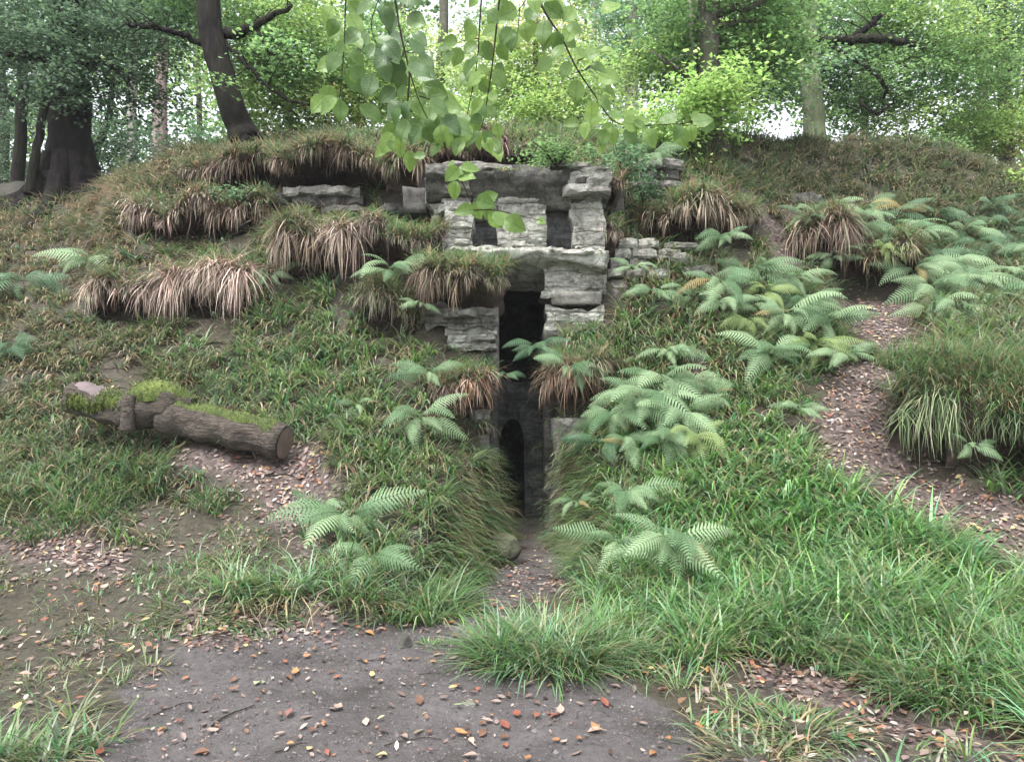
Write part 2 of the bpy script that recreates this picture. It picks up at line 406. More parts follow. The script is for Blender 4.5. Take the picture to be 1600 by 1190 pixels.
# ------------------------------------------------------------------ the hillside as one sheet
# profile of the bank along twelve sight directions: (row seen in the photograph, distance in metres)
PROF = {
 -600: [(1112,4),(900,6),(700,8.5),(520,11),(400,13.2),(285,16)],
 0:    [(1112,4),(1000,5.1),(850,6.6),(720,8.0),(600,9.3),(500,10.6),(400,12.2),(330,13.7),(280,15.5)],
 110:  [(1112,4),(1000,5.1),(855,6.5),(740,7.6),(640,8.7),(550,9.8),(470,10.8),(400,11.8),(330,13.2),(283,15)],
 200:  [(1112,4),(1000,5.1),(860,6.5),(770,7.4),(690,8.0),(600,9.2),(508,10.3),(430,10.7),(378,11.5),(335,11.75),(300,12.3),(262,13.6)],
 300:  [(1112,4),(985,5.3),(870,6.4),(770,7.3),(710,7.6),(620,9.0),(500,10.3),(425,10.7),(378,11.5),(315,11.9),(285,12.2),(250,13),(235,14)],
 450:  [(1112,4),(980,5.4),(900,6.1),(800,7.1),(730,7.7),(650,8.5),(540,9.7),(440,10.6),(400,10.9),(335,11.5),(325,11.9),(262,12.2),(230,12.7),(212,13.4)],
 560:  [(1112,4),(960,5.7),(925,6.0),(800,7.0),(700,7.9),(600,8.8),(510,9.8),(440,10.2),(360,10.7),(335,11.4),(262,11.8),(215,12.5),(205,13.4)],
 660:  [(1112,4),(960,5.75),(935,6.05),(850,6.8),(760,7.5),(700,8.05),(620,8.7),(530,9.6),(480,9.85),(400,10.1),(350,10.5),(335,11.1),(275,11.3),(225,12),(205,13)],
 730:  [(1112,4),(955,5.95),(935,6.2),(860,7.0),(780,7.8),(728,8.5),(708,9.1),(575,9.45),(545,9.75),(250,11.2),(215,12),(205,13)],
 900:  [(1017,5),(985,5.35),(940,5.9),(900,6.6),(850,7.1),(770,8.0),(740,8.5),(728,8.95),(600,9.4),(520,9.8),(495,10.05),(255,11.2),(225,12),(213,13)],
 980:  [(1017,5),(950,5.8),(850,6.9),(740,8.0),(650,8.8),(560,9.5),(480,10.1),(420,10.5),(345,10.9),(262,11.3),(235,12.1),(222,13)],
 1100: [(1030,4.85),(960,5.6),(850,6.7),(740,7.7),(640,8.6),(540,9.4),(450,10.2),(380,10.8),(315,11.3),(258,11.9),(215,13)],
 1250: [(1055,4.55),(1000,5.0),(880,6.1),(740,7.4),(640,8.4),(540,9.5),(440,10.6),(345,11.5),(305,12.1),(215,13.2)],
 1330: [(1060,4.5),(1010,4.9),(880,6.0),(740,7.2),(700,7.6),(600,8.9),(480,10.6),(445,11.2),(400,11.35),(350,11.9),(310,12.4),(218,13.5)],
 1430: [(1080,4.3),(1030,4.7),(900,5.8),(780,6.9),(730,7.4),(680,7.9),(600,8.8),(500,10.2),(450,10.9),(410,11.2),(360,11.9),(310,12.6),(228,13.8)],
 1480: [(1085,4.25),(1040,4.65),(910,5.7),(800,6.75),(745,7.25),(720,7.4),(640,7.6),(575,8.1),(500,9.6),(430,11),(360,12),(310,12.7),(234,14)],
 1600: [(1100,4.1),(1050,4.5),(930,5.5),(860,6.1),(765,6.8),(735,6.9),(620,7.1),(560,7.8),(500,9.2),(420,11),(330,12.6),(262,14)],
 2300: [(1100,4.1),(930,5.5),(800,6.5),(640,7.5),(560,8.4),(500,9.6),(420,11.2),(330,13),(280,15)],
}
PXS = np.concatenate([np.arange(-1500, -120, 40), np.arange(-120, 1720, 6), np.arange(1720, 3101, 40)]).astype(float)
YS = np.concatenate([np.arange(0.8, 3.6, 0.1), np.arange(3.6, 14.0, 0.045), np.arange(14, 30, 0.5), 30 * 1.12 ** np.arange(0, 27)])
keys = sorted(PROF)
prof_z = []
for k in keys:
    a = PROF[k]
    yy = np.array([q[1] for q in a]); zz = np.array([EYE + (HZ - q[0]) / F * q[1] for q in a])
    yy = np.concatenate([[0.0, 3.6], yy]); zz = np.concatenate([[0, 0], zz])
    z = np.interp(YS, yy, zz)
    far = YS > 30
    z[far] = z[far] - 0.03 * (YS[far] - 30)
    prof_z.append(z)
prof_z = np.array(prof_z)
ZT = np.empty((len(YS), len(PXS)))
# smooth interpolation between the directions
kk = np.array(keys, float)
for i in range(len(YS)):
    idx = np.clip(np.searchsorted(kk, PXS) - 1, 0, len(kk) - 2)
    t = np.clip((PXS - kk[idx]) / (kk[idx + 1] - kk[idx]), 0, 1); t = t * t * (3 - 2 * t) * 0.6 + t * 0.4
    ZT[i] = prof_z[idx, i] * (1 - t) + prof_z[idx + 1, i] * t
GX = (PXS[None, :] - CX) / F * YS[:, None]
GY = np.repeat(YS[:, None], len(PXS), 1)
pts = np.stack([GX.ravel(), GY.ravel(), np.zeros(GX.size)], 1)
bump_amp = sstep(3.5, 7.5, GY) * (1 - sstep(30, 60, GY))
ZT += (fbm(pts * 0.55, 3, 3) * 0.18 + fbm(pts * 1.9, 9, 3) * 0.12).reshape(GX.shape) * bump_amp
ZT += (fbm(pts * 2.5, 29, 4) * 0.045 + fbm(pts * 8, 33, 3) * 0.02).reshape(GX.shape) * (1 - bump_amp)
# trodden approach to the door, cut into the bank
def path_x(Y):  return np.interp(Y, [4.5, 6.0, 7.0, 8.5, 9.7, 11.5], [-0.1, -0.12, 0.10, 0.26, 0.12, 0.11])
def path_hw(Y): return np.interp(Y, [4.5, 6.0, 7.0, 8.5, 9.6, 11.5], [1.5, 0.55, 0.47, 0.38, 0.34, 0.33])
dd = np.abs(GX - path_x(GY)) - path_hw(GY)
floor = 0.0 + 0.02 * vnoise(pts * 3, 5).reshape(GX.shape)
inp = (GY > 4.6) & (GY < 11.25)
bw = np.interp(GY, [4.5, 6, 8, 9.6, 11.5], [0.6, 0.45, 0.36, 0.14, 0.1])
f = sstep(0, 1, dd / bw)
ZT = np.where(inp, floor * (1 - f) + ZT * f, ZT)

# hollows worn in under the overhanging turf
GPX = np.repeat(PXS[None, :], len(YS), 0)
INHOL = np.zeros(GX.shape)
for a_, k_ in TURFS:
    q0, q1, pt_, pl_, pb_ = a_[:5]; Yt = k_['Y']; h_ = k_.get('hollow', .3)
    zb_ = EYE + (HZ - pb_ - 3) / F * Yt
    wgt = sstep(q0, q0 + 14, GPX) * (1 - sstep(q1 - 14, q1, GPX)) * ((GY > Yt - .15) & (GY < Yt + h_))
    ZT = np.where(ZT > zb_, ZT * (1 - wgt) + zb_ * wgt, ZT)
    INHOL = np.maximum(INHOL, wgt)
def zat(X, Y):
    X = np.asarray(X, float); Y = np.asarray(Y, float)
    px = CX + F * X / np.maximum(Y, 0.1)
    i = np.clip(np.searchsorted(YS, Y) - 1, 0, len(YS) - 2); j = np.clip(np.searchsorted(PXS, px) - 1, 0, len(PXS) - 2)
    u = np.clip((Y - YS[i]) / (YS[i + 1] - YS[i]), 0, 1); v = np.clip((px - PXS[j]) / (PXS[j + 1] - PXS[j]), 0, 1)
    return (ZT[i, j] * (1 - u) + ZT[i + 1, j] * u) * (1 - v) + (ZT[i, j + 1] * (1 - u) + ZT[i + 1, j + 1] * u) * v
def grad(X, Y, e=0.12):
    return (zat(X + e, Y) - zat(X - e, Y)) / (2 * e), (zat(X, Y + e) - zat(X, Y - e)) / (2 * e)
def ground_hit(px, py):
    """nearest point of the bank along a sight line (for standing things on it)"""
    Y = np.arange(2.2, 20, 0.02)
    X = (px - CX) / F * Y; z = EYE + (HZ - py) / F * Y
    g = zat(X, Y)
    k = np.argmax(g >= z)
    if not (g >= z).any(): k = len(Y) - 1
    return Vector((X[k], Y[k], g[k]))

# where the ground is bare, littered or grassy
MW, MH = 400, 298
def poly_mask(poly):
    p = np.array(poly, float)
    gx, gy = np.meshgrid((np.arange(MW + 40) - 20 + .5) * 4, (np.arange(MH + 40) - 20 + .5) * 4)
    ins = np.zeros(gx.shape, bool)
    for (x0, y0), (x1, y1) in zip(p, np.roll(p, -1, 0)):
        c = (y0 > gy) != (y1 > gy)
        with np.errstate(divide='ignore', invalid='ignore'):
            ins ^= c & (gx < (x1 - x0) * (gy - y0) / (y1 - y0 + 1e-9) + x0)
    return ins.astype(float)
def blur(m, r):
    k = np.exp(-0.5 * (np.arange(-3 * r, 3 * r + 1) / r) ** 2); k /= k.sum()
    m = np.pad(m, 3 * r, mode='edge')
    m = np.apply_along_axis(lambda a: np.convolve(a, k, 'valid'), 0, m)
    return np.apply_along_axis(lambda a: np.convolve(a, k, 'valid'), 1, m)
P_SOIL = [[(-80,1290),(-80,1240),(140,1180),(200,1070),(270,1010),(440,985),(560,958),(640,972),(740,965),(765,920),(785,850),(860,835),(893,885),(905,925),(830,935),(760,985),(745,1035),(900,1035),(975,1050),(1010,1090),(1070,1130),(1150,1195),(1170,1290)]]
P_LIT = [[(1255,655),(1310,580),(1335,530),(1300,480),(1310,460),(1430,468),(1460,530),(1410,610),(1432,690),(1505,752),(1650,800),(1650,890),(1560,880),(1440,815),(1330,750),(1272,725)],
         [(1175,330),(1235,325),(1265,395),(1240,420),(1195,390)],
         [(-80,820),(120,805),(200,850),(190,900),(80,880),(-80,870)], [(230,690),(330,690),(450,722),(540,745),(520,790),(440,775),(330,735),(240,725)],
         [(1060,560),(1110,555),(1105,625),(1060,615)], [(1130,1010),(1230,1030),(1420,1110),(1640,1150),(1640,1200),(1400,1160),(1150,1060)],
         [(270,960),(520,940),(640,975),(480,1000),(280,1010)], [(770,920),(790,850),(850,835),(890,890),(880,920),(800,950)], [(430,690),(520,700),(540,850),(470,880),(420,800)]]
P_SPARSE = [[(-80,850),(130,850),(300,930),(430,980),(260,1010),(190,1090),(-80,1200)], [(940,1035),(1200,1040),(1640,1130),(1640,1290),(1170,1290),(1060,1120)], [(160,790),(420,760),(520,900),(260,920)]]
P_CLEAR = [[(672,985),(720,950),(762,905),(782,838),(862,832),(898,880),(925,945),(905,990),(765,1000),(742,1050),(660,1060)], [(1258,655),(1310,580),(1340,530),(1300,480),(1310,458),(1430,465),(1462,530),(1412,610),(1432,690),(1505,755),(1660,800),(1660,905),(1560,900),(1440,830),(1330,765),(1270,735)], [(250,690),(330,700),(450,732),(545,760),(530,800),(440,785),(330,750),(260,735)]]
def union(ps): return np.clip(sum(poly_mask(p) for p in ps), 0, 1)
m_clear = blur(union(P_CLEAR), 2)
m_soil, m_lit, m_sp = blur(union(P_SOIL), 2), blur(union(P_LIT), 2), blur(union(P_SPARSE), 4)
def mlook(m, px, py):
    j = np.clip((px / 4 + 20).astype(int), 0, MW + 39); i = np.clip((py / 4 + 20).astype(int), 0, MH + 39)
    return m[i, j]

gpx, gpy = PR(GX.ravel(), GY.ravel(), ZT.ravel())
wob = fbm(pts * 3.0, 41, 3) * 30
rag_ = fbm(pts * 5, 55, 3) * .5
vs = mlook(m_soil, gpx + wob, gpy + wob * 0.6); vs = np.where(vs > .02, sstep(.25, .75, vs + rag_), 0); vl = mlook(m_lit, gpx + wob, gpy + wob * 0.6)
vs = np.where(GY.ravel() < 3.4, 1.0, vs)
corr = (GY.ravel() > 8) & (dd.ravel() < 0.1) & (GY.ravel() < 11.3)
vs = np.where(corr, 0.7, vs)
vl = np.where(INHOL.ravel() > .3, 0, vl)
nr, nc = GX.shape
ii = np.arange(nr * nc).reshape(nr, nc)
quads = np.stack([ii[:-1, :-1], ii[:-1, 1:], ii[1:, 1:], ii[1:, :-1]], -1).reshape(-1, 4)
cxm, cym = GX.ravel()[quads].mean(1), GY.ravel()[quads].mean(1)
zmx = ZT.ravel()[quads].max(1)
hole = (np.abs(cxm - 0.11) < 0.46) & (cym > 9.75) & (cym < 11.3) & (zmx > 0.12)
quads = quads[~hole]
gm = np_mesh('hillside', np.stack([GX, GY, ZT], -1), quads, np.full(len(quads), 4), np.stack([vs, vl, np.zeros_like(vs)], 1))
tag(link('hillside', gm, M['ground']), kind='structure')
# the wood floor round about, out to the horizon
bm = bmesh.new(); bmesh.ops.create_circle(bm, cap_ends=True, segments=64, radius=260)
bmesh.ops.translate(bm, vec=(0, 0, -28), verts=bm.verts)
me = bpy.data.meshes.new('valley_floor'); bm.to_mesh(me); bm.free()
a = me.color_attributes.new('Col', 'FLOAT_COLOR', 'POINT')
tag(link('valley_floor', me, M['ground']), kind='structure')

def haze(density):
    bm = bmesh.new(); bmesh.ops.create_cube(bm, size=1)
    me = bpy.data.meshes.new('haze'); bm.to_mesh(me); bm.free()
    o = bpy.data.objects.new('haze', me); COL.objects.link(o)
    o.scale = (1500, 1500, 60); o.location = (0, 0, 1)
    m = bpy.data.materials.new('woodland_air'); m.use_nodes = True
    nt = m.node_tree; nt.nodes.remove(nt.nodes['Principled BSDF'])
    v = nt.nodes.new('ShaderNodeVolumePrincipled'); v.inputs['Color'].default_value = (.93, .97, 1, 1); v.inputs['Density'].default_value = density
    nt.links.new(v.outputs[0], nt.nodes['Material Output'].inputs['Volume'])
    me.materials.append(m); tag(o, 'thin pale air softening the far trees', 'haze', kind='stuff')
HAZE = 0.0006
if HAZE: haze(HAZE)
# ------------------------------------------------------------------ rock
def slab_mesh(name, x0, x1, yf, yb, z0, z1, step=0.09, jit=0.05, seed=0, under=0.02, taper=0.0):
    """one bed of rock: broken front edge, faceted in four rings, straight back"""
    r = random.Random(seed)
    n = max(3, int((x1 - x0) / step))
    rings = []
    base = [r.uniform(-jit, jit) for _ in range(n + 1)]
    for k, (t, off) in enumerate(((0, under), (0.25, -0.2 * jit), (0.72, 0), (1, 0.35 * jit))):
        ring = []
        for i in range(n + 1):
            s = i / n
            x = x0 + (x1 - x0) * s + (r.uniform(-.25, .25) * step if 0 < i < n else 0)
            edge = taper * (abs(2 * s - 1) ** 4)
            ring.append((x, yf + base[i] + off + r.uniform(-.25, .25) * jit + edge, z0 + (z1 - z0) * t + r.uniform(-.12, .12) * (z1 - z0)))
        ring += [(x1 - 0.02 * r.random(), yb, ring[-1][2]), (x0 + 0.02 * r.random(), yb, ring[0][2])]
        rings.append(ring)
    V = [v for ring in rings for v in ring]; m = n + 3
    Fc = []
    for k in range(3):
        for i in range(m):
            j = (i + 1) % m
            Fc.append((k * m + i, k * m + j, (k + 1) * m + j, (k + 1) * m + i))
    Fc.append(tuple(reversed(range(m)))); Fc.append(tuple(range(3 * m, 4 * m)))
    me = bpy.data.meshes.new(name); me.from_pydata(V, [], Fc); me.update()
    return me
def block_mesh(name, x0, x1, y0, y1, z0, z1, res=0.07, amp=0.05, seed=0, shape=None, strat=0.03, flat=False, loc=None, rot=0.0):
    """a weathered mass of rock: a gridded box pushed about by noise, with bedding grooves"""
    V = []; Fc = []; idx = {}
    dx, dy, dz = x1 - x0, y1 - y0, z1 - z0
    nx, ny, nz = (min(40, max(2, int(d / res))) for d in (dx, dy, dz))
    def vid(i, j, k):
        if (i, j, k) not in idx:
            idx[(i, j, k)] = len(V); V.append((i / nx, j / ny, k / nz))
        return idx[(i, j, k)]
    for i in range(nx):
        for j in range(ny):
            Fc.append((vid(i, j, 0), vid(i, j + 1, 0), vid(i + 1, j + 1, 0), vid(i + 1, j, 0)))
            Fc.append((vid(i, j, nz), vid(i + 1, j, nz), vid(i + 1, j + 1, nz), vid(i, j + 1, nz)))
    for i in range(nx):
        for k in range(nz):
            Fc.append((vid(i, 0, k), vid(i + 1, 0, k), vid(i + 1, 0, k + 1), vid(i, 0, k + 1)))
            Fc.append((vid(i, ny, k), vid(i, ny, k + 1), vid(i + 1, ny, k + 1), vid(i + 1, ny, k)))
    for j in range(ny):
        for k in range(nz):
            Fc.append((vid(0, j, k), vid(0, j, k + 1), vid(0, j + 1, k + 1), vid(0, j + 1, k)))
            Fc.append((vid(nx, j, k), vid(nx, j + 1, k), vid(nx, j + 1, k + 1), vid(nx, j, k + 1)))
    U = np.array(V)
    P = np.stack([x0 + U[:, 0] * dx, y0 + U[:, 1] * dy, z0 + U[:, 2] * dz], 1)
    if shape is not None: P = shape(P, U)
    # rounded arrises
    c = np.array([(x0 + x1) / 2, (y0 + y1) / 2, (z0 + z1) / 2])
    o = seed * 13.7
    n1 = np.stack([fbm(P * 1.6 + o + q * 31, 3 + q, 4) for q in range(3)], 1)
    P = P + n1 * amp * np.array([1, 1.3, 0.8])
    bed = vnoise(np.stack([P[:, 0] * 0.7 + o, P[:, 1] * 0.3, P[:, 2] * 13 + 0.5 * n1[:, 0]], 1), 77)
    front = 1 - U[:, 1]
    P[:, 1] += strat * bed * (0.3 + front)
    P = P + np.stack([vnoise(P * 11 + q * 9 + o, 50 + q) for q in range(3)], 1) * amp * 0.22
    return np_mesh(name, P, np.array(Fc).ravel(), np.full(len(Fc), 4), None, smooth=not flat)
def panel_mesh(name, x0, x1, yf, yb, z0, z1, amp=.07, thick=.055, seed=0, ragged=.03, lean=0.0, res=.03):
    """a broken rock wall: irregular beds of uneven depth, stepping in and out along their length, with returns at both ends"""
    r = np.random.default_rng(seed)
    nz = max(6, int((z1 - z0) / .012)); nx = max(4, int((x1 - x0) / res))
    s = np.linspace(0, 1, nx + 1); zz = np.linspace(z0, z1, nz + 1)
    S, Z = np.meshgrid(s, zz); X = x0 + S * (x1 - x0)
    o = seed * 3.37
    nP = lambda fx, fz, k: vnoise(np.stack([X.ravel() * fx + o, np.full(X.size, k * 7.1), Z.ravel() * fz], 1), 200 + k).reshape(X.shape)
    zz_ = Z + .022 * nP(3.2, 1.5, 1) + .009 * nP(11, 3, 2)
    lv = np.cumsum(r.uniform(.45, 1.7, int((z1 - z0) / thick) + 12)) * thick + z0 - .15
    li = np.searchsorted(lv, zz_)
    seg = np.floor(X * 5.5 + li * 3.3 + .8 * nP(2, 9, 3)).astype(int)
    off = _h(li, li * 7 + 1, seg * 0, seed) * .65 + _h(li, seg, seg * 3, seed + 5) * .35
    fz = (zz_ - lv[np.clip(li - 1, 0, len(lv) - 1)]) / np.maximum(lv[np.clip(li, 0, len(lv) - 1)] - lv[np.clip(li - 1, 0, len(lv) - 1)], 1e-3)
    Yv = yf + amp * (off - .5) * 2 + .018 * np.cos(np.clip(fz, 0, 1) * math.pi) * .6
    joint = (fz < .14) & (_h(li, li * 3, li * 0, seed + 9) > .35)
    Yv = Yv + joint * .018 + .02 * nP(9, 14, 4) + .012 * nP(25, 40, 5) + lean * (Z - z0) / (z1 - z0) + .07 * nP(1.6, 2.2, 8)
    edge = np.minimum(S, 1 - S) * (x1 - x0)
    Xv = X + np.where(S < .5, -1, 1) * (off - .5) * 2 * ragged * np.clip(1 - edge / .12, 0, 1) + .008 * nP(14, 22, 6) + np.where(ragged > .015, 1, .25) * .05 * nP(1, 5, 9) * np.clip(1 - edge / .25, 0, 1)
    Z = Z + (.05 * nP(4, 1, 10) + .02 * nP(13, 1, 11)) * np.clip(1 - np.minimum(Z - z0, z1 - Z) / .07, 0, 1)
    m = nx + 3
    G = np.zeros((nz + 1, m, 3))
    G[:, 1:-1] = np.stack([Xv, Yv, Z], -1)
    G[:, 0] = np.stack([Xv[:, 0], np.full(nz + 1, yb), zz], -1); G[:, -1] = np.stack([Xv[:, -1], np.full(nz + 1, yb), zz], -1)
    top = G[-1].copy(); top[:, 1] = yb; bot = G[0].copy(); bot[:, 1] = yb
    G = np.concatenate([bot[None], G, top[None]], 0)
    ii = np.arange(G.shape[0] * m).reshape(G.shape[0], m)
    q = np.stack([ii[:-1, :-1], ii[:-1, 1:], ii[1:, 1:], ii[1:, :-1]], -1).reshape(-1, 4)
    return np_mesh(name, G.reshape(-1, 3), q, np.full(len(q), 4), None, smooth=False)
sid = [100]
def ns():
    sid[0] += 1; return sid[0]
def slab(parent, name, px0, px1, py_top, py_bot, Y, depth, m, jit=0.05, step=0.09, taper=0.0, under=0.02):
    a, b = W(px0, py_top, Y), W(px1, py_bot, Y)
    return link(name, slab_mesh(name, a.x, b.x, Y, Y + depth, b.z, a.z, step, jit, ns(), under, taper), M[m], parent)
def block(parent, name, px0, px1, py_top, py_bot, Y, depth, m, **k):
    a, b = W(px0, py_top, Y), W(px1, py_bot, Y)
    return link(name, block_mesh(name, a.x, b.x, Y, Y + depth, b.z, a.z, seed=ns(), **k), M[m], parent)

def panel(parent, name, px0, px1, pt, pb, Y, depth, m, **k):
    a, b = W(px0, pt, Y), W(px1, pb, Y)
    return link(name, panel_mesh(name, a.x, b.x, Y, Y + depth, b.z, a.z, seed=ns(), **k), M[m], parent)
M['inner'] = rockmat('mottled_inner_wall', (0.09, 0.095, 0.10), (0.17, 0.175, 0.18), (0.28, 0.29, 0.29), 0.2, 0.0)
rk = empty('rock_cut_hermitage', (0.11, 10.1, 0.0))
tag(rk, 'pale sandstone cave front with two window niches over a tall dark doorway', 'rock dwelling')
rr = random.Random(5)
# bedrock behind everything, leaving the passage open
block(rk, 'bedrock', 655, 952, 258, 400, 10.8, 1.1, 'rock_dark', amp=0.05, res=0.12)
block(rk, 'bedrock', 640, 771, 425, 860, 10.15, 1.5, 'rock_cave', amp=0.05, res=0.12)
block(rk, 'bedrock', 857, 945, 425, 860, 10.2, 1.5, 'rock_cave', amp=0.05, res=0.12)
# broken beds between the window niches
panel(rk, 'rock_wall', 690, 739, 306, 390, 10.08, .6, 'rock_pale', amp=.09, thick=.10, ragged=.05)
panel(rk, 'rock_wall', 672, 715, 304, 366, 10.14, .6, 'rock_pale', amp=.09, thick=.09, ragged=.07)
panel(rk, 'rock_wall', 777, 853, 304, 391, 10.10, .6, 'rock_pale', amp=.05, thick=.11, ragged=.012)
panel(rk, 'rock_wall', 738, 778, 306, 334, 10.14, .6, 'rock_pale', amp=.05, thick=.05, ragged=.0)
panel(rk, 'rock_wall', 892, 944, 302, 392, 10.06, .6, 'rock_pale', amp=.05, thick=.14, ragged=.03)
link('niche_back', block_mesh('niche_back', -.75, 1.1, 10.42, 10.60, 3.65, 4.55, .08, .02, ns()), M['inner'], rk)
for (a, c, t, b_, y) in ((682, 722, 318, 328, 9.98), (694, 737, 346, 356, 9.96), (706, 737, 372, 381, 9.94), (782, 836, 376, 386, 9.96)):
    slab(rk, 'rock_bed', a, c, t, b_, y, 0.5, 'rock_pale', jit=0.05, step=.06, taper=.1)
# the brow over the niches
def brow_shape(P, U):
    P[:, 2] += (1 - U[:, 1]) * (1 - U[:, 2]) * 0.07 * np.sin(U[:, 0] * 5.0 + .6)
    P[:, 1] += (1 - U[:, 2]) ** 1.3 * 0.34 * (1 - U[:, 1])
    return P
block(rk, 'overhanging_brow', 664, 953, 266, 308, 9.80, 1.0, 'rock_stain_shade', amp=0.10, res=0.04, shape=brow_shape, strat=0.06)
panel(rk, 'rock_wall', 664, 735, 266, 303, 9.98, .6, 'rock', amp=.05, thick=.13, ragged=.05, lean=-.12)
panel(rk, 'rock_wall', 886, 954, 268, 304, 9.92, .6, 'rock_pale', amp=.05, thick=.15, ragged=.05, lean=-.14)
for (a, c, t, b_, y) in ((664, 745, 263, 271, 9.9), (740, 800, 256, 266, 10.0), (880, 956, 284, 302, 9.78), (895, 958, 268, 280, 9.95), (860, 930, 252, 262, 10.1), (690, 760, 250, 258, 10.2)):
    slab(rk, 'rock_bed', a, c, t, b_, y, 0.7, 'rock', jit=0.06, taper=0.1)
# sill ledge over the door with its hollowed underside
def ledge_shape(P, U):
    low = 1 - U[:, 2]
    arch = np.sin(np.clip(U[:, 0], 0, 1) * math.pi)
    P[:, 2] += low * (1 - U[:, 1]) * 0.15 * arch
    P[:, 2] -= low * U[:, 1] * 0.14
    return P
block(rk, 'sill_ledge', 742, 948, 392, 420, 9.74, 0.95, 'rock_pale', amp=0.09, res=0.045, shape=ledge_shape, strat=0.03)
slab(rk, 'rock_bed', 690, 800, 384, 393, 9.86, 0.7, 'rock_pale', jit=0.07, taper=0.12)
slab(rk, 'rock_bed', 790, 880, 385, 394, 9.74, 0.7, 'rock_pale', jit=0.09, step=.07, taper=0.1)
slab(rk, 'rock_bed', 862, 949, 388, 397, 9.70, 0.7, 'rock_pale', jit=0.09, step=.07, taper=0.1)
slab(rk, 'rock_bed', 715, 770, 394, 408, 9.9, 0.5, 'rock', jit=0.06)
slab(rk, 'rock_bed', 752, 784, 405, 428, 10.0, 0.5, 'rock', jit=0.04)
# pier to the right of the door
panel(rk, 'rock_wall', 851, 946, 414, 460, 9.96, .6, 'rock_pale', amp=.06, thick=.13, ragged=.04)
panel(rk, 'rock_wall', 852, 944, 480, 524, 9.92, .6, 'rock_pale', amp=.08, thick=.13, ragged=.03)
block(rk, 'rock_bulge', 862, 938, 454, 474, 9.86, 0.6, 'rock', amp=0.08, res=0.05)
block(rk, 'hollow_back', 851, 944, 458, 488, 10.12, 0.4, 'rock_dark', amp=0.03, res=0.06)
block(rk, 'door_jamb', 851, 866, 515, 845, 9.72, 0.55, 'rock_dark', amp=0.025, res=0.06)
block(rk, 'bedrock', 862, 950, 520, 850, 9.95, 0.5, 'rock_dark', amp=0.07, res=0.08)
# left side of the door
block(rk, 'door_jamb', 760, 778, 440, 620, 9.86, 0.5, 'rock', amp=0.022, res=0.06)
block(rk, 'door_jamb', 758, 778, 615, 840, 9.75, 0.5, 'rock_dark', amp=0.022, res=0.06)
panel(rk, 'rock_wall', 665, 772, 474, 514, 9.66, .7, 'rock', amp=.09, thick=.10, ragged=.06, lean=.1)
panel(rk, 'rock_wall', 700, 776, 510, 552, 9.62, .7, 'rock_pale', amp=.09, thick=.07, ragged=.06)
panel(rk, 'rock_wall', 745, 776, 545, 600, 9.7, .5, 'rock', amp=.05, thick=.08, ragged=.03)
for (a, c, t, b_, y) in ((690, 745, 482, 494, 9.52), (735, 774, 524, 532, 9.5), (748, 775, 536, 546, 9.52)):
    slab(rk, 'rock_bed', a, c, t, b_, y, 0.5, 'rock', jit=0.06, step=0.08, taper=0.08)
# inside: passage and inner wall with its pointed arch, dark chamber above
def box_part(name, x0, x1, y0, y1, z0, z1, m, parent, amp=0.02, res=0.12):
    return link(name, block_mesh(name, x0, x1, y0, y1, z0, z1, res, amp, ns(), None, 0.01), M[m], parent)
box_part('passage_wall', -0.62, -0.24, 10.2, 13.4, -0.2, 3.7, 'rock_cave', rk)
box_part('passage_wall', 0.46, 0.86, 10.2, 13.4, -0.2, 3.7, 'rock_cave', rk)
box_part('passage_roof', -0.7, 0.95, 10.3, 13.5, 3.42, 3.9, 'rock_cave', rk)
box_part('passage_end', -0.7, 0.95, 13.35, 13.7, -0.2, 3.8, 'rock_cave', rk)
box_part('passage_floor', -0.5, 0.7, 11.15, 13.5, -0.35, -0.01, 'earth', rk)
ya, zt_ = 11.4, 2.04
aw, ac, ah = 0.19, 0.0, 1.45
arch = [(ac - aw, -0.05)] + [(ac - aw * math.cos(t * math.pi / 2) , 0.95 + (ah - 0.95) * math.sin(t * math.pi / 2) ** 0.8) for t in np.linspace(0, 1, 7)]
arch += [(2 * ac - x, z) for x, z in reversed(arch[:-1])]
n_a = len(arch)
outer = []
for k, (x, z) in enumerate(arch):
    t = k / (n_a - 1)
    outer.append((-.3, min(zt_, z * 1.5)) if t < .2 else ((.52, min(zt_, z * 1.5)) if t > .8 else (-.3 + .82 * (t - .2) / .6, zt_ + .05 * math.sin(t * 9))))
rows = 6; V = []; Fq = []
for face_y in (ya, ya + .3):
    for r_i in range(rows + 1):
        for (ax_, az_), (ox_, oz_) in zip(arch, outer):
            t = r_i / rows; p = Vector((ax_ + (ox_ - ax_) * t, face_y, az_ + (oz_ - az_) * t)); q = mnoise.noise_vector(p * 3.3)
            V.append((p.x + q.x * .012, p.y + q.y * .05, p.z + q.z * .012))
half = (rows + 1) * n_a
for r_i in range(rows):
    for k in range(n_a - 1):
        a = r_i * n_a + k
        Fq.append((a, a + n_a, a + n_a + 1, a + 1)); Fq.append((half + a, half + a + 1, half + a + n_a + 1, half + a + n_a))
for k in range(n_a - 1):
    Fq.append((k, k + 1, half + k + 1, half + k)); u_ = rows * n_a + k; Fq.append((u_, half + u_, half + u_ + 1, u_ + 1))
me = bpy.data.meshes.new('arched_inner_wall'); me.from_pydata(V, [], Fq); me.update()
M['arch'] = rockmat('shaded_mottled_wall', (0.03, 0.031, 0.033), (0.085, 0.088, 0.092), (0.20, 0.205, 0.21), 0.2, 0.0)  # darker copy of the inner wall, with passage shade in its colour
link('arched_inner_wall', me, M['arch'], rk)

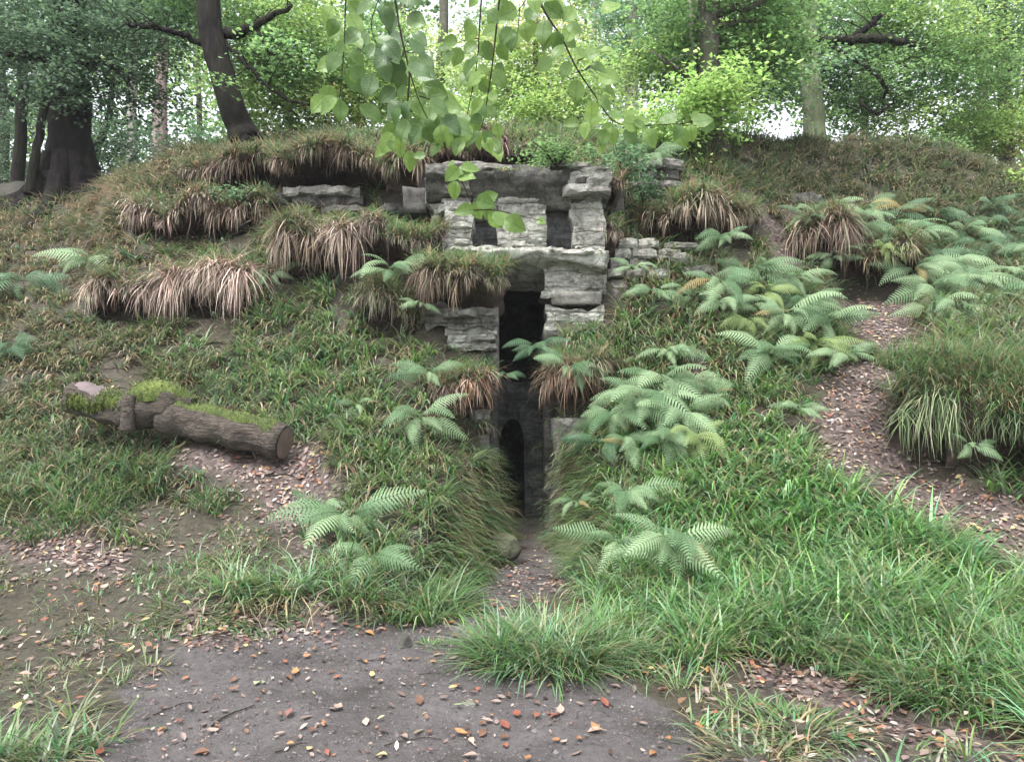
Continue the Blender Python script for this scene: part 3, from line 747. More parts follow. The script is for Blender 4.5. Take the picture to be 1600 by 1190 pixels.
# stones and outcrops around it
def outcrop(name, label, cat, parts, group=None):
    c = W(*parts[0][:1], parts[0][3], parts[0][4])
    e = empty(name, (W((parts[0][0] + parts[0][1]) / 2, parts[0][3], parts[0][4])))
    tag(e, label, cat, group)
    for (a, c_, t, b_, y, d, m, kind) in parts:
        if kind == 's': slab(e, 'rock_bed', a, c_, t, b_, y, d, m, jit=0.05, taper=0.08)
        else: block(e, 'rock_block', a, c_, t, b_, y, d, m, amp=0.05, res=0.06)
    return e
outcrop('rock_outcrop', 'low grey rock shelf under the brown turf left of the niches', 'rock', [
    (440, 560, 290, 304, 11.1, .8, 'rock', 's'), (455, 566, 302, 322, 11.2, .8, 'rock_dark', 's'), (500, 570, 320, 332, 11.1, .7, 'rock_dark', 's'), (400, 470, 300, 318, 11.4, .6, 'rock_dark', 's')])
outcrop('rock_outcrop', 'squarish dark rock hanging under the turf at the left end of the brow', 'rock', [
    (630, 666, 292, 331, 10.35, .6, 'rock_dark', 'b'), (590, 640, 318, 335, 10.9, .5, 'rock_dark', 's')])
outcrop('rock_outcrop', 'ivy edged stack of grey rock beds right of the brow', 'rock', [
    (985, 1070, 248, 262, 11.0, .8, 'rock', 's'), (965, 1062, 264, 280, 11.05, .8, 'rock_dark', 's'), (975, 1075, 282, 292, 10.95, .8, 'rock', 's'), (960, 1050, 294, 308, 11.05, .7, 'rock_dark', 's'),
    (955, 975, 296, 330, 10.5, .5, 'rock_dark', 'b'), (985, 1060, 310, 322, 10.95, .7, 'rock', 's')])
wl_parts = []
for k, (t, xs) in enumerate(((372, (968, 1000, 1034)), (388, (962, 990, 1030, 1068)), (404, (955, 985, 1018)), (420, (950, 980, 1012, 1050)), (437, (948, 985, 1010)), (452, (950, 978, 1018)))):
    for a, c_ in zip(xs[:-1], xs[1:]):
        wl_parts.append((a, c_ - 2, t, t + 14, 10.28 + rr.uniform(-.05, .06) - 0.02 * k, .5, 'rock' if rr.random() < .7 else 'rock_pale', 's'))
outcrop('dry_stone_courses', 'small stacked stones like rough masonry right of the sill ledge', 'stone wall', wl_parts)
outcrop('rock_outcrop', 'mossy rock shelf beneath ferns between stone courses and upper path', 'rock', [
    (1015, 1085, 395, 408, 10.35, .7, 'rock', 's'), (1040, 1100, 378, 388, 10.5, .7, 'rock', 's'), (1070, 1125, 415, 432, 10.2, .6, 'rock_dark', 's')])
outcrop('rock_outcrop', 'flat grey stones half buried in the dark bank above the upper path', 'rock', [
    (1225, 1290, 300, 322, 11.95, .6, 'rock_dark', 's'), (1140, 1180, 296, 318, 11.45, .6, 'rock_dark', 's'), (1290, 1340, 312, 324, 12.1, .5, 'rock', 's')])
st = empty('stone_block', W(895, 728, 9.4)); tag(st, 'rounded grey stone block beside the door under hanging roots', 'stone')
def shield(P, U):
    P[:, 0] += (0.5 - U[:, 0]) * 0.22 * (1 - U[:, 2]) ** 2
    P[:, 1] += .22 * (np.abs(U[:, 0] - .5) * 2) ** 2.5 * (1 - U[:, 1]) + .12 * (1 - U[:, 2]) ** 3
    return P
block(st, 'stone', 866, 928, 652, 730, 8.98, .6, 'rock', amp=0.06, res=0.04, shape=shield)
outcrop('rock_outcrop', 'crumbling grey rock left of the door under brown grass', 'rock', [
    (733, 766, 640, 660, 9.2, .5, 'rock', 's'), (738, 768, 660, 680, 9.25, .5, 'rock_dark', 's'), (728, 764, 680, 704, 9.15, .5, 'rock', 's'), (700, 740, 655, 676, 9.25, .4, 'rock_dark', 's')])
def boulder(name, label, px, py, Y, r, m, squash=0.7, cat='stone'):
    p = W(px, py, Y)
    bm = bmesh.new(); bmesh.ops.create_icosphere(bm, subdivisions=4, radius=1)
    for v in bm.verts:
        n = mnoise.noise_vector(v.co * 1.3 + Vector((px, py, 0))); n2 = mnoise.noise(v.co * 5)
        n2 += .5 * mnoise.noise(v.co * 2.3 + Vector((px, 3, 0))) * 3
        v.co = Vector(((v.co.x + n.x * .25) * r[0], (v.co.y + n.y * .25) * r[1], (v.co.z + n.z * .2 + n2 * .04) * r[2]))
    for f_ in bm.faces: f_.smooth = True
    me = bpy.data.meshes.new(name); bm.to_mesh(me); bm.free()
    o = bpy.data.objects.new(name, me); COL.objects.link(o); me.materials.append(M[m])
    o.location = p; tag(o, label, cat); return o
M['rock_moss'] = rockmat('mossy_stone', (0.03, 0.03, 0.018), (0.07, 0.072, 0.04), (0.12, 0.12, 0.075), 0.05, 1.0)
boulder('mossy_stone', 'mossy boulder at the foot of the doorway path', 778, 858, 7.8, (.22, .22, .16), 'rock_moss')
boulder('ground_stone', 'small pale grey stone set in the bare soil', 732, 1100, 4.1, (.045, .035, .02), 'rock')
boulder('ground_stone', 'upright dark stone edge standing in the soil before the door path', 633, 1012, 5.1, (.055, .09, .08), 'rock_dark')
boulder('ground_stone', 'low mossy stone beside the flat fern cluster on the right path', 1340, 545, 9.3, (.26, .18, .12), 'rock_moss')
# ------------------------------------------------------------------ blades
def blades(root, az, L, w, th0, curl, col, tipcol=None, seg=3, lean=None):
    """arching strips: th is the angle from straight up, growing by curl towards the tip"""
    N = len(root)
    P = np.zeros((N, seg * 2 + 1, 3)); C = np.zeros((N, seg * 2 + 1, 3))
    h = np.stack([np.cos(az), np.sin(az), np.zeros(N)], 1)
    side = np.stack([-np.sin(az), np.cos(az), np.zeros(N)], 1)
    p = root.copy()
    if tipcol is None: tipcol = col
    wt = np.linspace(1, 0, seg + 1) ** 0.6
    for k in range(seg):
        P[:, 2 * k] = p - side * (w * wt[k])[:, None] * .5
        P[:, 2 * k + 1] = p + side * (w * wt[k])[:, None] * .5
        t = k / seg
        C[:, 2 * k] = C[:, 2 * k + 1] = col * (1 - t) + tipcol * t
        th = th0 + curl * (k + 0.5) / seg
        p = p + (h * np.sin(th)[:, None] + np.array([0, 0, 1.0]) * np.cos(th)[:, None]) * (L / seg)[:, None]
    P[:, 2 * seg] = p; C[:, 2 * seg] = tipcol
    F_ = []; cnt = []
    nv = seg * 2 + 1
    base = (np.arange(N) * nv)[:, None]
    loops = []
    pat = []
    for k in range(seg - 1): pat += [2 * k, 2 * k + 1, 2 * k + 3, 2 * k + 2]
    pat += [2 * seg - 2, 2 * seg - 1, 2 * seg]
    loops = (base + np.array(pat)[None, :]).ravel()
    counts = np.tile([4] * (seg - 1) + [3], N)
    return P.reshape(-1, 3), loops, counts, C.reshape(-1, 3)
def cat_geo(gs):
    V, Lp, Cn, Cc, o = [], [], [], [], 0
    for v, l, c, k in gs:
        V.append(v); Lp.append(l + o); Cn.append(c); Cc.append(k); o += len(v)
    return np.concatenate(V), np.concatenate(Lp), np.concatenate(Cn), np.concatenate(Cc)
GREEN = np.array([[0.06, 0.145, 0.038], [0.095, 0.20, 0.055], [0.09, 0.195, 0.095], [0.135, 0.24, 0.085], [0.20, 0.28, 0.165], [0.17, 0.225, 0.135]])
STRAW = np.array([[0.30, 0.25, 0.14], [0.22, 0.18, 0.10], [0.36, 0.30, 0.19], [0.17, 0.13, 0.07]])
THATCH = np.array([[0.21, 0.145, 0.11], [0.31, 0.235, 0.185], [0.13, 0.085, 0.06], [0.39, 0.31, 0.25], [0.26, 0.20, 0.13]])
OLIVE = np.array([[0.10, 0.14, 0.07], [0.15, 0.19, 0.105], [0.085, 0.125, 0.065], [0.20, 0.215, 0.145]])
def pick(pal, n, rng=RNG):
    c = pal[rng.integers(0, len(pal), n)]
    return c * rng.uniform(0.75, 1.25, (n, 1))

# control points: photo position -> share of straw blades, share of olive blades, blade length
CTRL = np.array([
 (100,650,.40,.5,.18),(300,570,.26,.35,.22),(500,580,.14,.1,.25),(200,620,.35,.5,.2),(420,520,.2,.3,.22),(650,560,.28,.1,.22),(100,330,.5,.8,.2),(300,270,.4,.9,.22),(450,235,.3,.8,.22),
 (650,800,.30,.1,.26),(580,930,.14,0,.32),(850,990,.05,0,.26),(1200,850,.07,0,.32),(1450,900,.06,0,.32),(1150,690,.30,.05,.22),(1000,530,.25,.15,.24),
 (1060,330,.45,.3,.22),(1300,270,.15,1.,.16),(1500,280,.12,.9,.18),(1520,620,.22,.15,.36),(120,980,.45,.5,.13),(1300,1130,.4,.3,.14),(330,930,.2,.1,.24),
 (110,740,.15,.3,.30),(150,560,.35,.7,.18),(1350,900,.03,0,.36),(1150,900,.05,0,.34),(300,830,.4,.3,.18),(700,730,.30,.1,.22),(350,450,.3,.4,.2),(0,500,.35,.8,.16),(600,370,.3,.1,.2),(1400,400,.3,.3,.22),(900,850,.15,0,.22),(1550,460,.3,.4,.26),(430,500,.1,.1,.24),(1250,600,.15,.05,.24)], float)
def ctrl(px, py):
    d = (px[:, None] - CTRL[None, :, 0]) ** 2 + (py[:, None] - CTRL[None, :, 1]) ** 2 + 900
    w = d ** -1.6; w /= w.sum(1, keepdims=True)
    return w @ CTRL[:, 2:]

def ground_cover():
    n = 60000
    X = RNG.uniform(-10, 10, n); Y = RNG.uniform(3.2, 14.6, n)
    px = CX + F * X / Y
    k = (px > -130) & (px < 1730); X, Y, px = X[k], Y[k], px[k]
    Z = zat(X, Y); py = HZ - F * (Z - EYE) / Y
    gx, gy = grad(X, Y, .08)
    wob = fbm(np.stack([X * 2.2, Y * 2.2, Z * 0], 1), 8, 3) * 22
    soil, lit, sp = (mlook(m, px + wob, py + wob * .6) for m in (m_soil, m_lit, m_sp))
    rag = .55 * fbm(np.stack([X * 5, Y * 5, Z * 0], 1), 55, 3)
    dens = (1 - sstep(.30, .62, soil + rag * (soil > .02))) * (1 - 0.93 * np.clip(lit * 1.3, 0, 1)) * (1 - np.where(px < 800, .3, .66) * sp)
    dens *= 1 - .985 * np.clip(mlook(m_clear, px + wob * .6, py + wob * .4) * 1.2, 0, 1)
    dens *= np.where(px < 740, .9, 1.08) * np.clip((7.2 / Y) ** 1.0, 0.45, 1.0)
    patch = fbm(np.stack([X * 1.5, Y * 1.5, Z], 1), 21, 3)
    dens *= np.where(px < 740, np.clip(0.82 + patch * 1.5, 0.12, 1), np.clip(0.85 + patch * 0.9, 0.25, 1))
    steep = np.hypot(gx, gy)
    dens *= np.clip(.62 * np.sqrt(1 + steep ** 2), .6, 2.2) * .62
    hol = np.zeros(len(X))
    for a_, k_ in TURFS:
        hol = np.maximum(hol, ((px > a_[0]) & (px < a_[1]) & (Y > k_['Y'] - .12) & (Y < k_['Y'] + k_.get('hollow', .3) + .1)).astype(float))
    dens *= 1 - .93 * hol
    inface = (np.abs(X - 0.05) < 1.35) & (Y > 9.8) & (Y < 11.1)
    incorr = (np.abs(X - path_x(Y)) < path_hw(Y) + 0.0) & (Y > 6.2) & (Y < 11.4)
    dens[inface | incorr] = 0
    k = RNG.random(len(X)) < dens
    X, Y, Z, px, py, gx, gy, sp = (a[k] for a in (X, Y, Z, px, py, gx, gy, sp))
    c = ctrl(px, py)
    nb = RNG.integers(11, 25, len(X)); nb = np.where(Y < 5.5, nb + 5, nb)
    nb = np.where(sp > .5, (nb * .6).astype(int), nb)
    idx = np.repeat(np.arange(len(X)), nb); N = len(idx)
    az0 = RNG.uniform(0, 2 * math.pi, N)
    # droop downhill on the steep parts
    g = np.hypot(gx, gy)[idx]; down = np.arctan2(-gy, -gx)[idx]
    k2 = np.clip(g * 0.45, 0, 0.85)
    vx = np.cos(az0) * (1 - k2) + np.cos(down) * k2; vy = np.sin(az0) * (1 - k2) + np.sin(down) * k2
    az = np.arctan2(vy, vx)
    rad = RNG.uniform(0, 0.07, N)
    rx = X[idx] + np.cos(az0) * rad; ry = Y[idx] + np.sin(az0) * rad
    root = np.stack([rx, ry, zat(rx, ry) - 0.015], 1)
    tl = RNG.uniform(0.75, 1.2, len(X))
    L = c[idx, 2] * 1.45 * tl[idx] * RNG.uniform(0.6, 1.3, N)
    L = L * np.where(sp[idx] > .45, .62, 1)
    w = RNG.uniform(0.010, 0.024, N) * np.clip(Y[idx] / 7, .7, 1.35) * np.where(sp[idx] > .5, .7, 1) * (1 + .4 * (sstep(980, 1150, px) * sstep(620, 720, py))[idx])
    th0 = RNG.uniform(0.15, 0.75, N) + k2 * 0.35
    curl = RNG.uniform(0.7, 2.1, N)
    tuft_straw = np.clip(c[:, 0] * 1.05 * RNG.uniform(0.1, 1.9, len(X)), 0, .95)
    tuft_tint = RNG.uniform(0.72, 1.25, (len(X), 1)) * np.array([[1, 1, 1]]) * np.stack([RNG.uniform(.85, 1.2, len(X)), np.ones(len(X)), RNG.uniform(.8, 1.2, len(X))], 1)
    straw = RNG.random(N) < tuft_straw[idx]
    olive = RNG.random(N) < c[idx, 1]
    col = pick(GREEN, N)
    col[olive] = pick(OLIVE, olive.sum())
    fresh = (sstep(860, 1080, px) * sstep(560, 680, py) * (1 - np.clip(sp * 1.5, 0, 1)))[idx][:, None]
    col = col * tuft_tint[idx] * (1 + fresh * np.array([.10, .22, .10]))
    dim = np.clip(1.12 - .4 * c[:, 1], .6, 1.12)[idx][:, None]; col = col * dim  # olive share also darkens blades; on the right rim this paints tree shade
    col[straw] = np.where(RNG.random((straw.sum(), 1)) < .6, pick(STRAW, straw.sum()), pick(THATCH, straw.sum()))
    tip = col.copy(); br = RNG.random(N) < .15; tip[br] = pick(STRAW, br.sum())
    th0[straw] += 0.4; curl[straw] += .3
    V, Lp, Cn, Cc = blades(root, az, L, w, th0, curl, col, tip)
    print('ground cover blades', N, 'tufts', len(X))
    tag(link('woodrush_cover', np_mesh('woodrush_cover', V, Lp, Cn, Cc), M['grass']), 'long arching woodrush and dead grass covering the bank', 'grass', kind='stuff')
ground_cover()

# ------------------------------------------------------------------ overhanging turf
def turf(px0, px1, py_top, py_lip, py_bot, proj, label, Y=None, green=1.0, olive=0.0, dens=1.0, pal=THATCH, bulge=1.0, seed=0, glen=.24, tint=1.0, hollow=.3):
    """a tongue of turf jutting from the bank: rooty earth core, ragged curtain of dead grass, green growth on top"""
    rng = np.random.default_rng(seed + int(px0))
    pc = (px0 + px1) / 2
    Yb = Y + hollow
    a, b = W(px0, py_top, Y), W(px1, py_bot, Y)
    zl = W(pc, py_lip, Y).z
    x0, x1, zt, zb = a.x, b.x, a.z, b.z
    e = empty('turf_overhang', ((x0 + x1) / 2, Y, zb)); tag(e, label, 'turf', 'turf tongues hanging from the bank')
    wid = x1 - x0
    o = rng.uniform(0, 90)
    def nz1(u, f_, k): return vnoise(np.stack([u * wid * f_ + o, np.full_like(u, k), np.zeros_like(u)], 1), 61 + k)
    def lump(u):      # jut along the tongue, scalloped
        return np.clip(1 - np.abs(2 * u - 1) ** 2.6, 0, 1) ** 0.7 * (1 + 0.45 * nz1(u, 2.2, 0) + .25 * nz1(u, 5.5, 1))
    def zoff(u): return 0.20 * nz1(u, 1.7, 2) + .10 * nz1(u, 5, 3)
    def surf(u, t):   # t 0 back of the top .. 0.6 lip .. 1 back under
        j = hollow + lump(u) * (proj - .12) * bulge
        tt = np.clip(t / .6, 0, 1); un = np.clip((t - .6) / .4, 0, 1)
        y = np.where(t < .6, Yb + .3 - (j + .3) * np.sin(tt * math.pi / 2), Yb + .02 - j * np.cos(un * math.pi / 2) ** 2.6)
        z = np.where(t < .6, zl + (zt - zl) * np.cos(tt * math.pi / 2), zl - (zl - zb) * .85 * un ** 1.3)
        x = x0 + wid * u
        return np.stack([x, y, z + zoff(u) * np.clip(lump(u), 0, 1)], 1)
    nu, nt = max(12, int(wid / .05)), 18
    uu, ttg = np.meshgrid(np.linspace(-.03, 1.03, nu), np.linspace(0, 1, nt))
    P = surf(uu.ravel(), ttg.ravel())
    P += np.stack([fbm(P * 6 + q * 7, 70 + q, 3) for q in range(3)], 1) * 0.09
    ii = np.arange(nu * nt).reshape(nt, nu)
    q = np.stack([ii[:-1, :-1], ii[1:, :-1], ii[1:, 1:], ii[:-1, 1:]], -1).reshape(-1, 4)
    link('earth_core', np_mesh('earth_core', P, q, np.full(len(q), 4)), M['earth'], e)
    # curtain: locks of dead grass, each with its own length, lean and tone, with gaps between
    drop = zl - zb
    nl = max(8, int(wid * 34 * dens * min(1.6, max(.8, drop / .3))))
    lu = rng.uniform(-.02, 1.02, nl); lt = rng.uniform(.30, .68, nl)
    lu = np.clip(lu + .012 * nz1(lu, 9, 4), -.02, 1.02)
    per = rng.integers(5, 40, nl)
    idx = np.repeat(np.arange(nl), per); n = len(idx)
    u = lu[idx] + rng.normal(0, .028 / wid, n); t = np.clip(lt[idx] + rng.normal(0, .035, n), .3, .72)
    root = surf(u, t); root += rng.normal(0, .012, (n, 3))
    lean = rng.normal(0, .75, nl) + (lu - .5) * .9
    az = -math.pi / 2 + lean[idx] + rng.normal(0, .6, n)
    mat_ = vnoise(np.stack([lu * wid * 3.1 + o, lt * 4, np.zeros(nl)], 1), 88)
    lk = rng.uniform(.3, 1.12, nl) * np.clip(.88 + .5 * mat_, .35, 1.2)
    L = np.maximum(.07, (root[:, 2] - zb) * lk[idx] * rng.uniform(.7, 1.12, n)) + .03
    wild = rng.random(n) < .22; az[wild] = rng.uniform(-math.pi, 0, wild.sum()); L[wild] *= rng.uniform(.35, .8, wild.sum())
    tone = rng.uniform(.5, 1.4, nl)
    hue = rng.integers(0, len(pal), nl)
    pc_ = np.where(rng.random(n) < .6, hue[idx], rng.integers(0, len(pal), n))
    col = pal[pc_] * (tone[idx] * rng.uniform(.75, 1.2, n))[:, None] * tint
    tipc = col * rng.uniform(.7, 1.15, (n, 1))
    g = (rng.random(n) < np.clip(.10 * green, 0, .5)) | ((mat_ < -.15)[idx] & (rng.random(n) < .75 * min(1, green))); col[g] = pick(GREEN, g.sum(), rng)
    V = blades(root, az, L, rng.uniform(.006, .014, n) * (Y / 8), rng.uniform(1.1, 2.9, n), rng.uniform(.1, 1.5, n), col, tipc)
    ob = link('dead_grass_curtain', np_mesh('dead_grass_curtain', *V), M['thatch'], e); ob['kind'] = 'stuff'
    # growth on the top, falling over the lip here and there
    nl = max(8, int(wid * 74 * green * max(.6, (proj + .3) / .6)))
    lu = rng.uniform(-.04, 1.04, nl); lt = rng.uniform(.0, .60, nl)
    per = rng.integers(9, 24, nl); idx = np.repeat(np.arange(nl), per); n = len(idx)
    u = lu[idx] + rng.normal(0, .03 / wid, n); t = np.clip(lt[idx] + rng.normal(0, .04, n), 0, .64)
    root = surf(u, t); root[:, 2] -= .01
    az = -math.pi / 2 + rng.normal(0, .6, nl)[idx] + rng.normal(0, .8, n)
    tone = rng.uniform(.7, 1.25, nl)[idx][:, None]
    col = pick(GREEN, n, rng) * tone; m = rng.random(n) < olive * .8; col[m] = (pick(OLIVE, m.sum(), rng) * tone[m])
    m = rng.random(n) < (.18 + .35 * (t / .6) ** 3) * rng.uniform(.3, 1.7, nl)[idx]; col[m] = pick(STRAW, m.sum(), rng)
    V = blades(root, az, glen * rng.uniform(.6, 1.3, n) * rng.uniform(.7, 1.25, nl)[idx], rng.uniform(.008, .016, n) * (Y / 8), rng.uniform(.2, 1.0, n), rng.uniform(.8, 1.9, n), col)
    ob = link('green_grass', np_mesh('green_grass', *V), M['grass'], e); ob['kind'] = 'stuff'
    return e
for a_, k_ in TURFS: turf(*a_, **k_)

# ------------------------------------------------------------------ tussocks one can pick out
def tussock(px, py, r, L, n, label, Y=None, pal=GREEN, straw=.1, droop=0.0):
    p = ground_hit(px, py) if Y is None else W(px, py, Y)
    rng = np.random.default_rng(int(px * 7 + py))
    a0 = rng.uniform(0, 2 * math.pi, n); rad = r * np.sqrt(rng.random(n))
    root = np.stack([p.x + rad * np.cos(a0), p.y + rad * np.sin(a0), np.zeros(n)], 1)
    root[:, 2] = (zat(root[:, 0], root[:, 1]) if Y is None else p.z) - .02
    col = pick(pal, n, rng) * rng.uniform(.85, 1.1); s = rng.random(n) < straw; col[s] = pick(STRAW, s.sum(), rng)
    g = blades(root, a0 + rng.normal(0, .5, n), L * rng.uniform(.6, 1.25, n), rng.uniform(.009, .018, n), rng.uniform(.1, .6, n) + rad / r * .4 + droop, rng.uniform(.5, 1.6, n), col, seg=4)
    me = np_mesh('woodrush_tussock', *g)
    o = bpy.data.objects.new('woodrush_tussock', me); COL.objects.link(o); me.materials.append(M['grass'])
    o.location = p; me.transform(Matrix.Translation(-p))
    tag(o, label, 'grass tussock', 'woodrush tussocks')
tussock(850, 1028, .40, .42, 800, 'bright green woodrush tussock in the middle of the entrance path')
tussock(955, 1030, .28, .26, 360, 'lower green tussock just right of the one in the entrance path', straw=.2)
tussock(1490, 1075, .45, .42, 900, 'big bright green tussock at the lower right, over the leaf litter')
tussock(1250, 990, .45, .42, 800, 'glossy green tussock at the front foot of the right bank', straw=.05)
tussock(1380, 960, .42, .42, 700, 'broad green tussock on the right bank left of the path bend', straw=.05)
tussock(110, 790, .5, .38, 900, 'large dark green tussock in front of the log at the far left', straw=.12)
tussock(215, 740, .38, .36, 600, 'dark green tussock under the left half of the log', straw=.08)
tussock(330, 785, .17, .26, 230, 'small starry tussock below the middle of the log', straw=.1)
tussock(310, 960, .3, .26, 420, 'flattened pale green tussock at the edge of the soil, lower left', straw=.25, droop=.5)
tussock(400, 960, .26, .26, 330, 'splayed green tussock beside the flattened one at the soil edge', straw=.2, droop=.4)
tussock(672, 945, .28, .38, 520, 'upright green tussock at the left corner of the entrance path', straw=.12)
tussock(610, 950, .3, .36, 480, 'green tussock below the lower left fern', straw=.12)
tussock(1250, 1135, .22, .22, 230, 'thin grassy tussock in the leaf litter at the lower right', straw=.35, droop=.3)
tussock(790, 262, .07, .22, 130, 'wispy tuft hanging on the face of the brow', Y=10.0, straw=.5, droop=1.0)
tussock(1185, 1180, .25, .22, 240, 'short olive tussock at the bottom edge right of the bare soil', straw=.35, pal=OLIVE, droop=.3)
tussock(675, 1008, .06, .10, 60, 'tiny grass tuft by the upright stone edge in the soil', straw=.3)

# ------------------------------------------------------------------ ferns
def frond_mesh(name, L, wmax, droop, np_=17, seed=0, tipbend=0.0):
    rng = np.random.default_rng(seed)
    V, Lp, Cn = [], [], []
    def add(vs, fs):
        o = len(V); V.extend(vs)
        for f_ in fs: Lp.extend([o + i for i in f_]); Cn.append(len(f_))
    def pos(t):       # rachis rises then arches over, along +X
        a0 = 0.75; n = 12; x = z = 0.0
        for i in range(n):
            tt = t * (i + .5) / n
            a = a0 - droop * tt ** 1.3
            x += math.cos(a) * L * t / n; z += math.sin(a) * L * t / n
        return np.array([x, 0, z]), a0 - droop * t ** 1.3
    pts = [pos(t) for t in np.linspace(0, 1, 9)]
    r0 = .004
    for (p, a), (q, b), k in zip(pts[:-1], pts[1:], range(8)):
        ra, rb = r0 * (1 - k / 9), r0 * (1 - (k + 1) / 9)
        s = np.array([0, 1, 0]); up = np.array([0, 0, 1])
        add([p + s * ra, p - s * ra, p + up * ra * 1.4, q + s * rb, q - s * rb, q + up * rb * 1.4], [(0, 3, 5, 2), (2, 5, 4, 1), (1, 4, 3, 0)])
    for i in range(np_):
        t = .22 + .76 * (i / (np_ - 1)) ** .95
        p, a = pos(t)
        env = math.sin(min(1, (t - .12) / .34) * math.pi / 2) * (1 - max(0, (t - .36) / .66)) ** .8
        for sgn in (-1, 1):
            l = wmax * max(.06, env) * rng.uniform(.9, 1.08)
            d = np.array([math.cos(a) * .42, sgn * .9, math.sin(a) * .42]); d /= np.linalg.norm(d)
            nrm = np.array([-math.sin(a), 0, math.cos(a)])
            fw = np.cross(d, nrm); fw /= np.linalg.norm(fw)
            pw = L / np_ * .36 * (0.75 + .35 * env)
            m = 5 if l > .04 else 3
            vs = [p + d * .002]
            for j in range(m):                     # toothed margin: wide, narrow
                s = (j + .35) / m; s2 = (j + 1) / m
                bend = -nrm * (.16 * l * s * s) + np.array([0, 0, -.12 * l * s * s])
                w1 = pw * (1 - s) ** .7; w2 = w1 * .55
                c1 = p + d * l * s + bend
                c2 = p + d * l * (s2 - .04) - nrm * (.16 * l * s2 * s2) + np.array([0, 0, -.12 * l * s2 * s2])
                vs += [c1 + fw * w1, c1 - fw * w1]
                vs += [c2 + fw * w2, c2 - fw * w2] if j < m - 1 else [c2]
            fs = [(0, 1, 2)]
            k = 1
            nn = len(vs)
            while k + 3 < nn:
                fs.append((k, k + 2, k + 3, k + 1)); k += 2
            if k + 2 < nn + 0: fs.append((k, k + 2, k + 1))
            add(vs, fs)
    me = np_mesh(name, np.array(V), np.array(Lp), np.array(Cn))
    return me
FR = [frond_mesh('frond', .52, .145, d, 17, s) for s, d in enumerate((1.15, 1.5, 1.9, 1.3))]
def fern(px, py, size, n, label, Y=None, m='fern', az=None, spread=2 * math.pi, flat=0.0, lift=.0):
    """px, py: where the crown stands in the photograph; size: frond length in metres"""
    p = ground_hit(px, py) if Y is None else W(px, py, Y)
    rng = random.Random(int(px * 31 + py))
    n = int(n * 1.6) + 1; size *= 1.1
    e = empty('fern', p); e.rotation_euler = (.42, 0, 0); tag(e, label, 'fern', 'ferns on the bank')
    a0 = rng.uniform(0, 6.28) if az is None else az - spread / 2
    for k in range(n):
        a = a0 + spread * (k + rng.uniform(.2, .8)) / n
        # fronds that would grow into the hill swing outwards
        if az is None and math.sin(a) > .35: a = -a + rng.uniform(-.3, .3)
        old = rng.random() < .025
        o = bpy.data.objects.new('frond', FR_M['fern_old' if old else m][rng.randrange(4)]); COL.objects.link(o)
        o.parent = e
        s = size / .52 * rng.uniform(.6, 1.2)
        o.location = (0.02 * math.cos(a), 0.02 * math.sin(a), lift)
        o.rotation_euler = (.7 * math.cos(a) + rng.uniform(-.5, .5), flat + rng.uniform(-.35, .45), a + rng.uniform(-.3, .3))
        o.scale = (s, s * rng.uniform(.62, .98), s)
    return e
FR_M = {}
for key in ('fern', 'fern_dark', 'fern_lime', 'fern_old'):
    FR_M[key] = []
    for f0 in FR:
        c = f0.copy(); c.name = 'frond'; c.materials.append(M[key]); FR_M[key].append(c)
D = -math.pi / 2
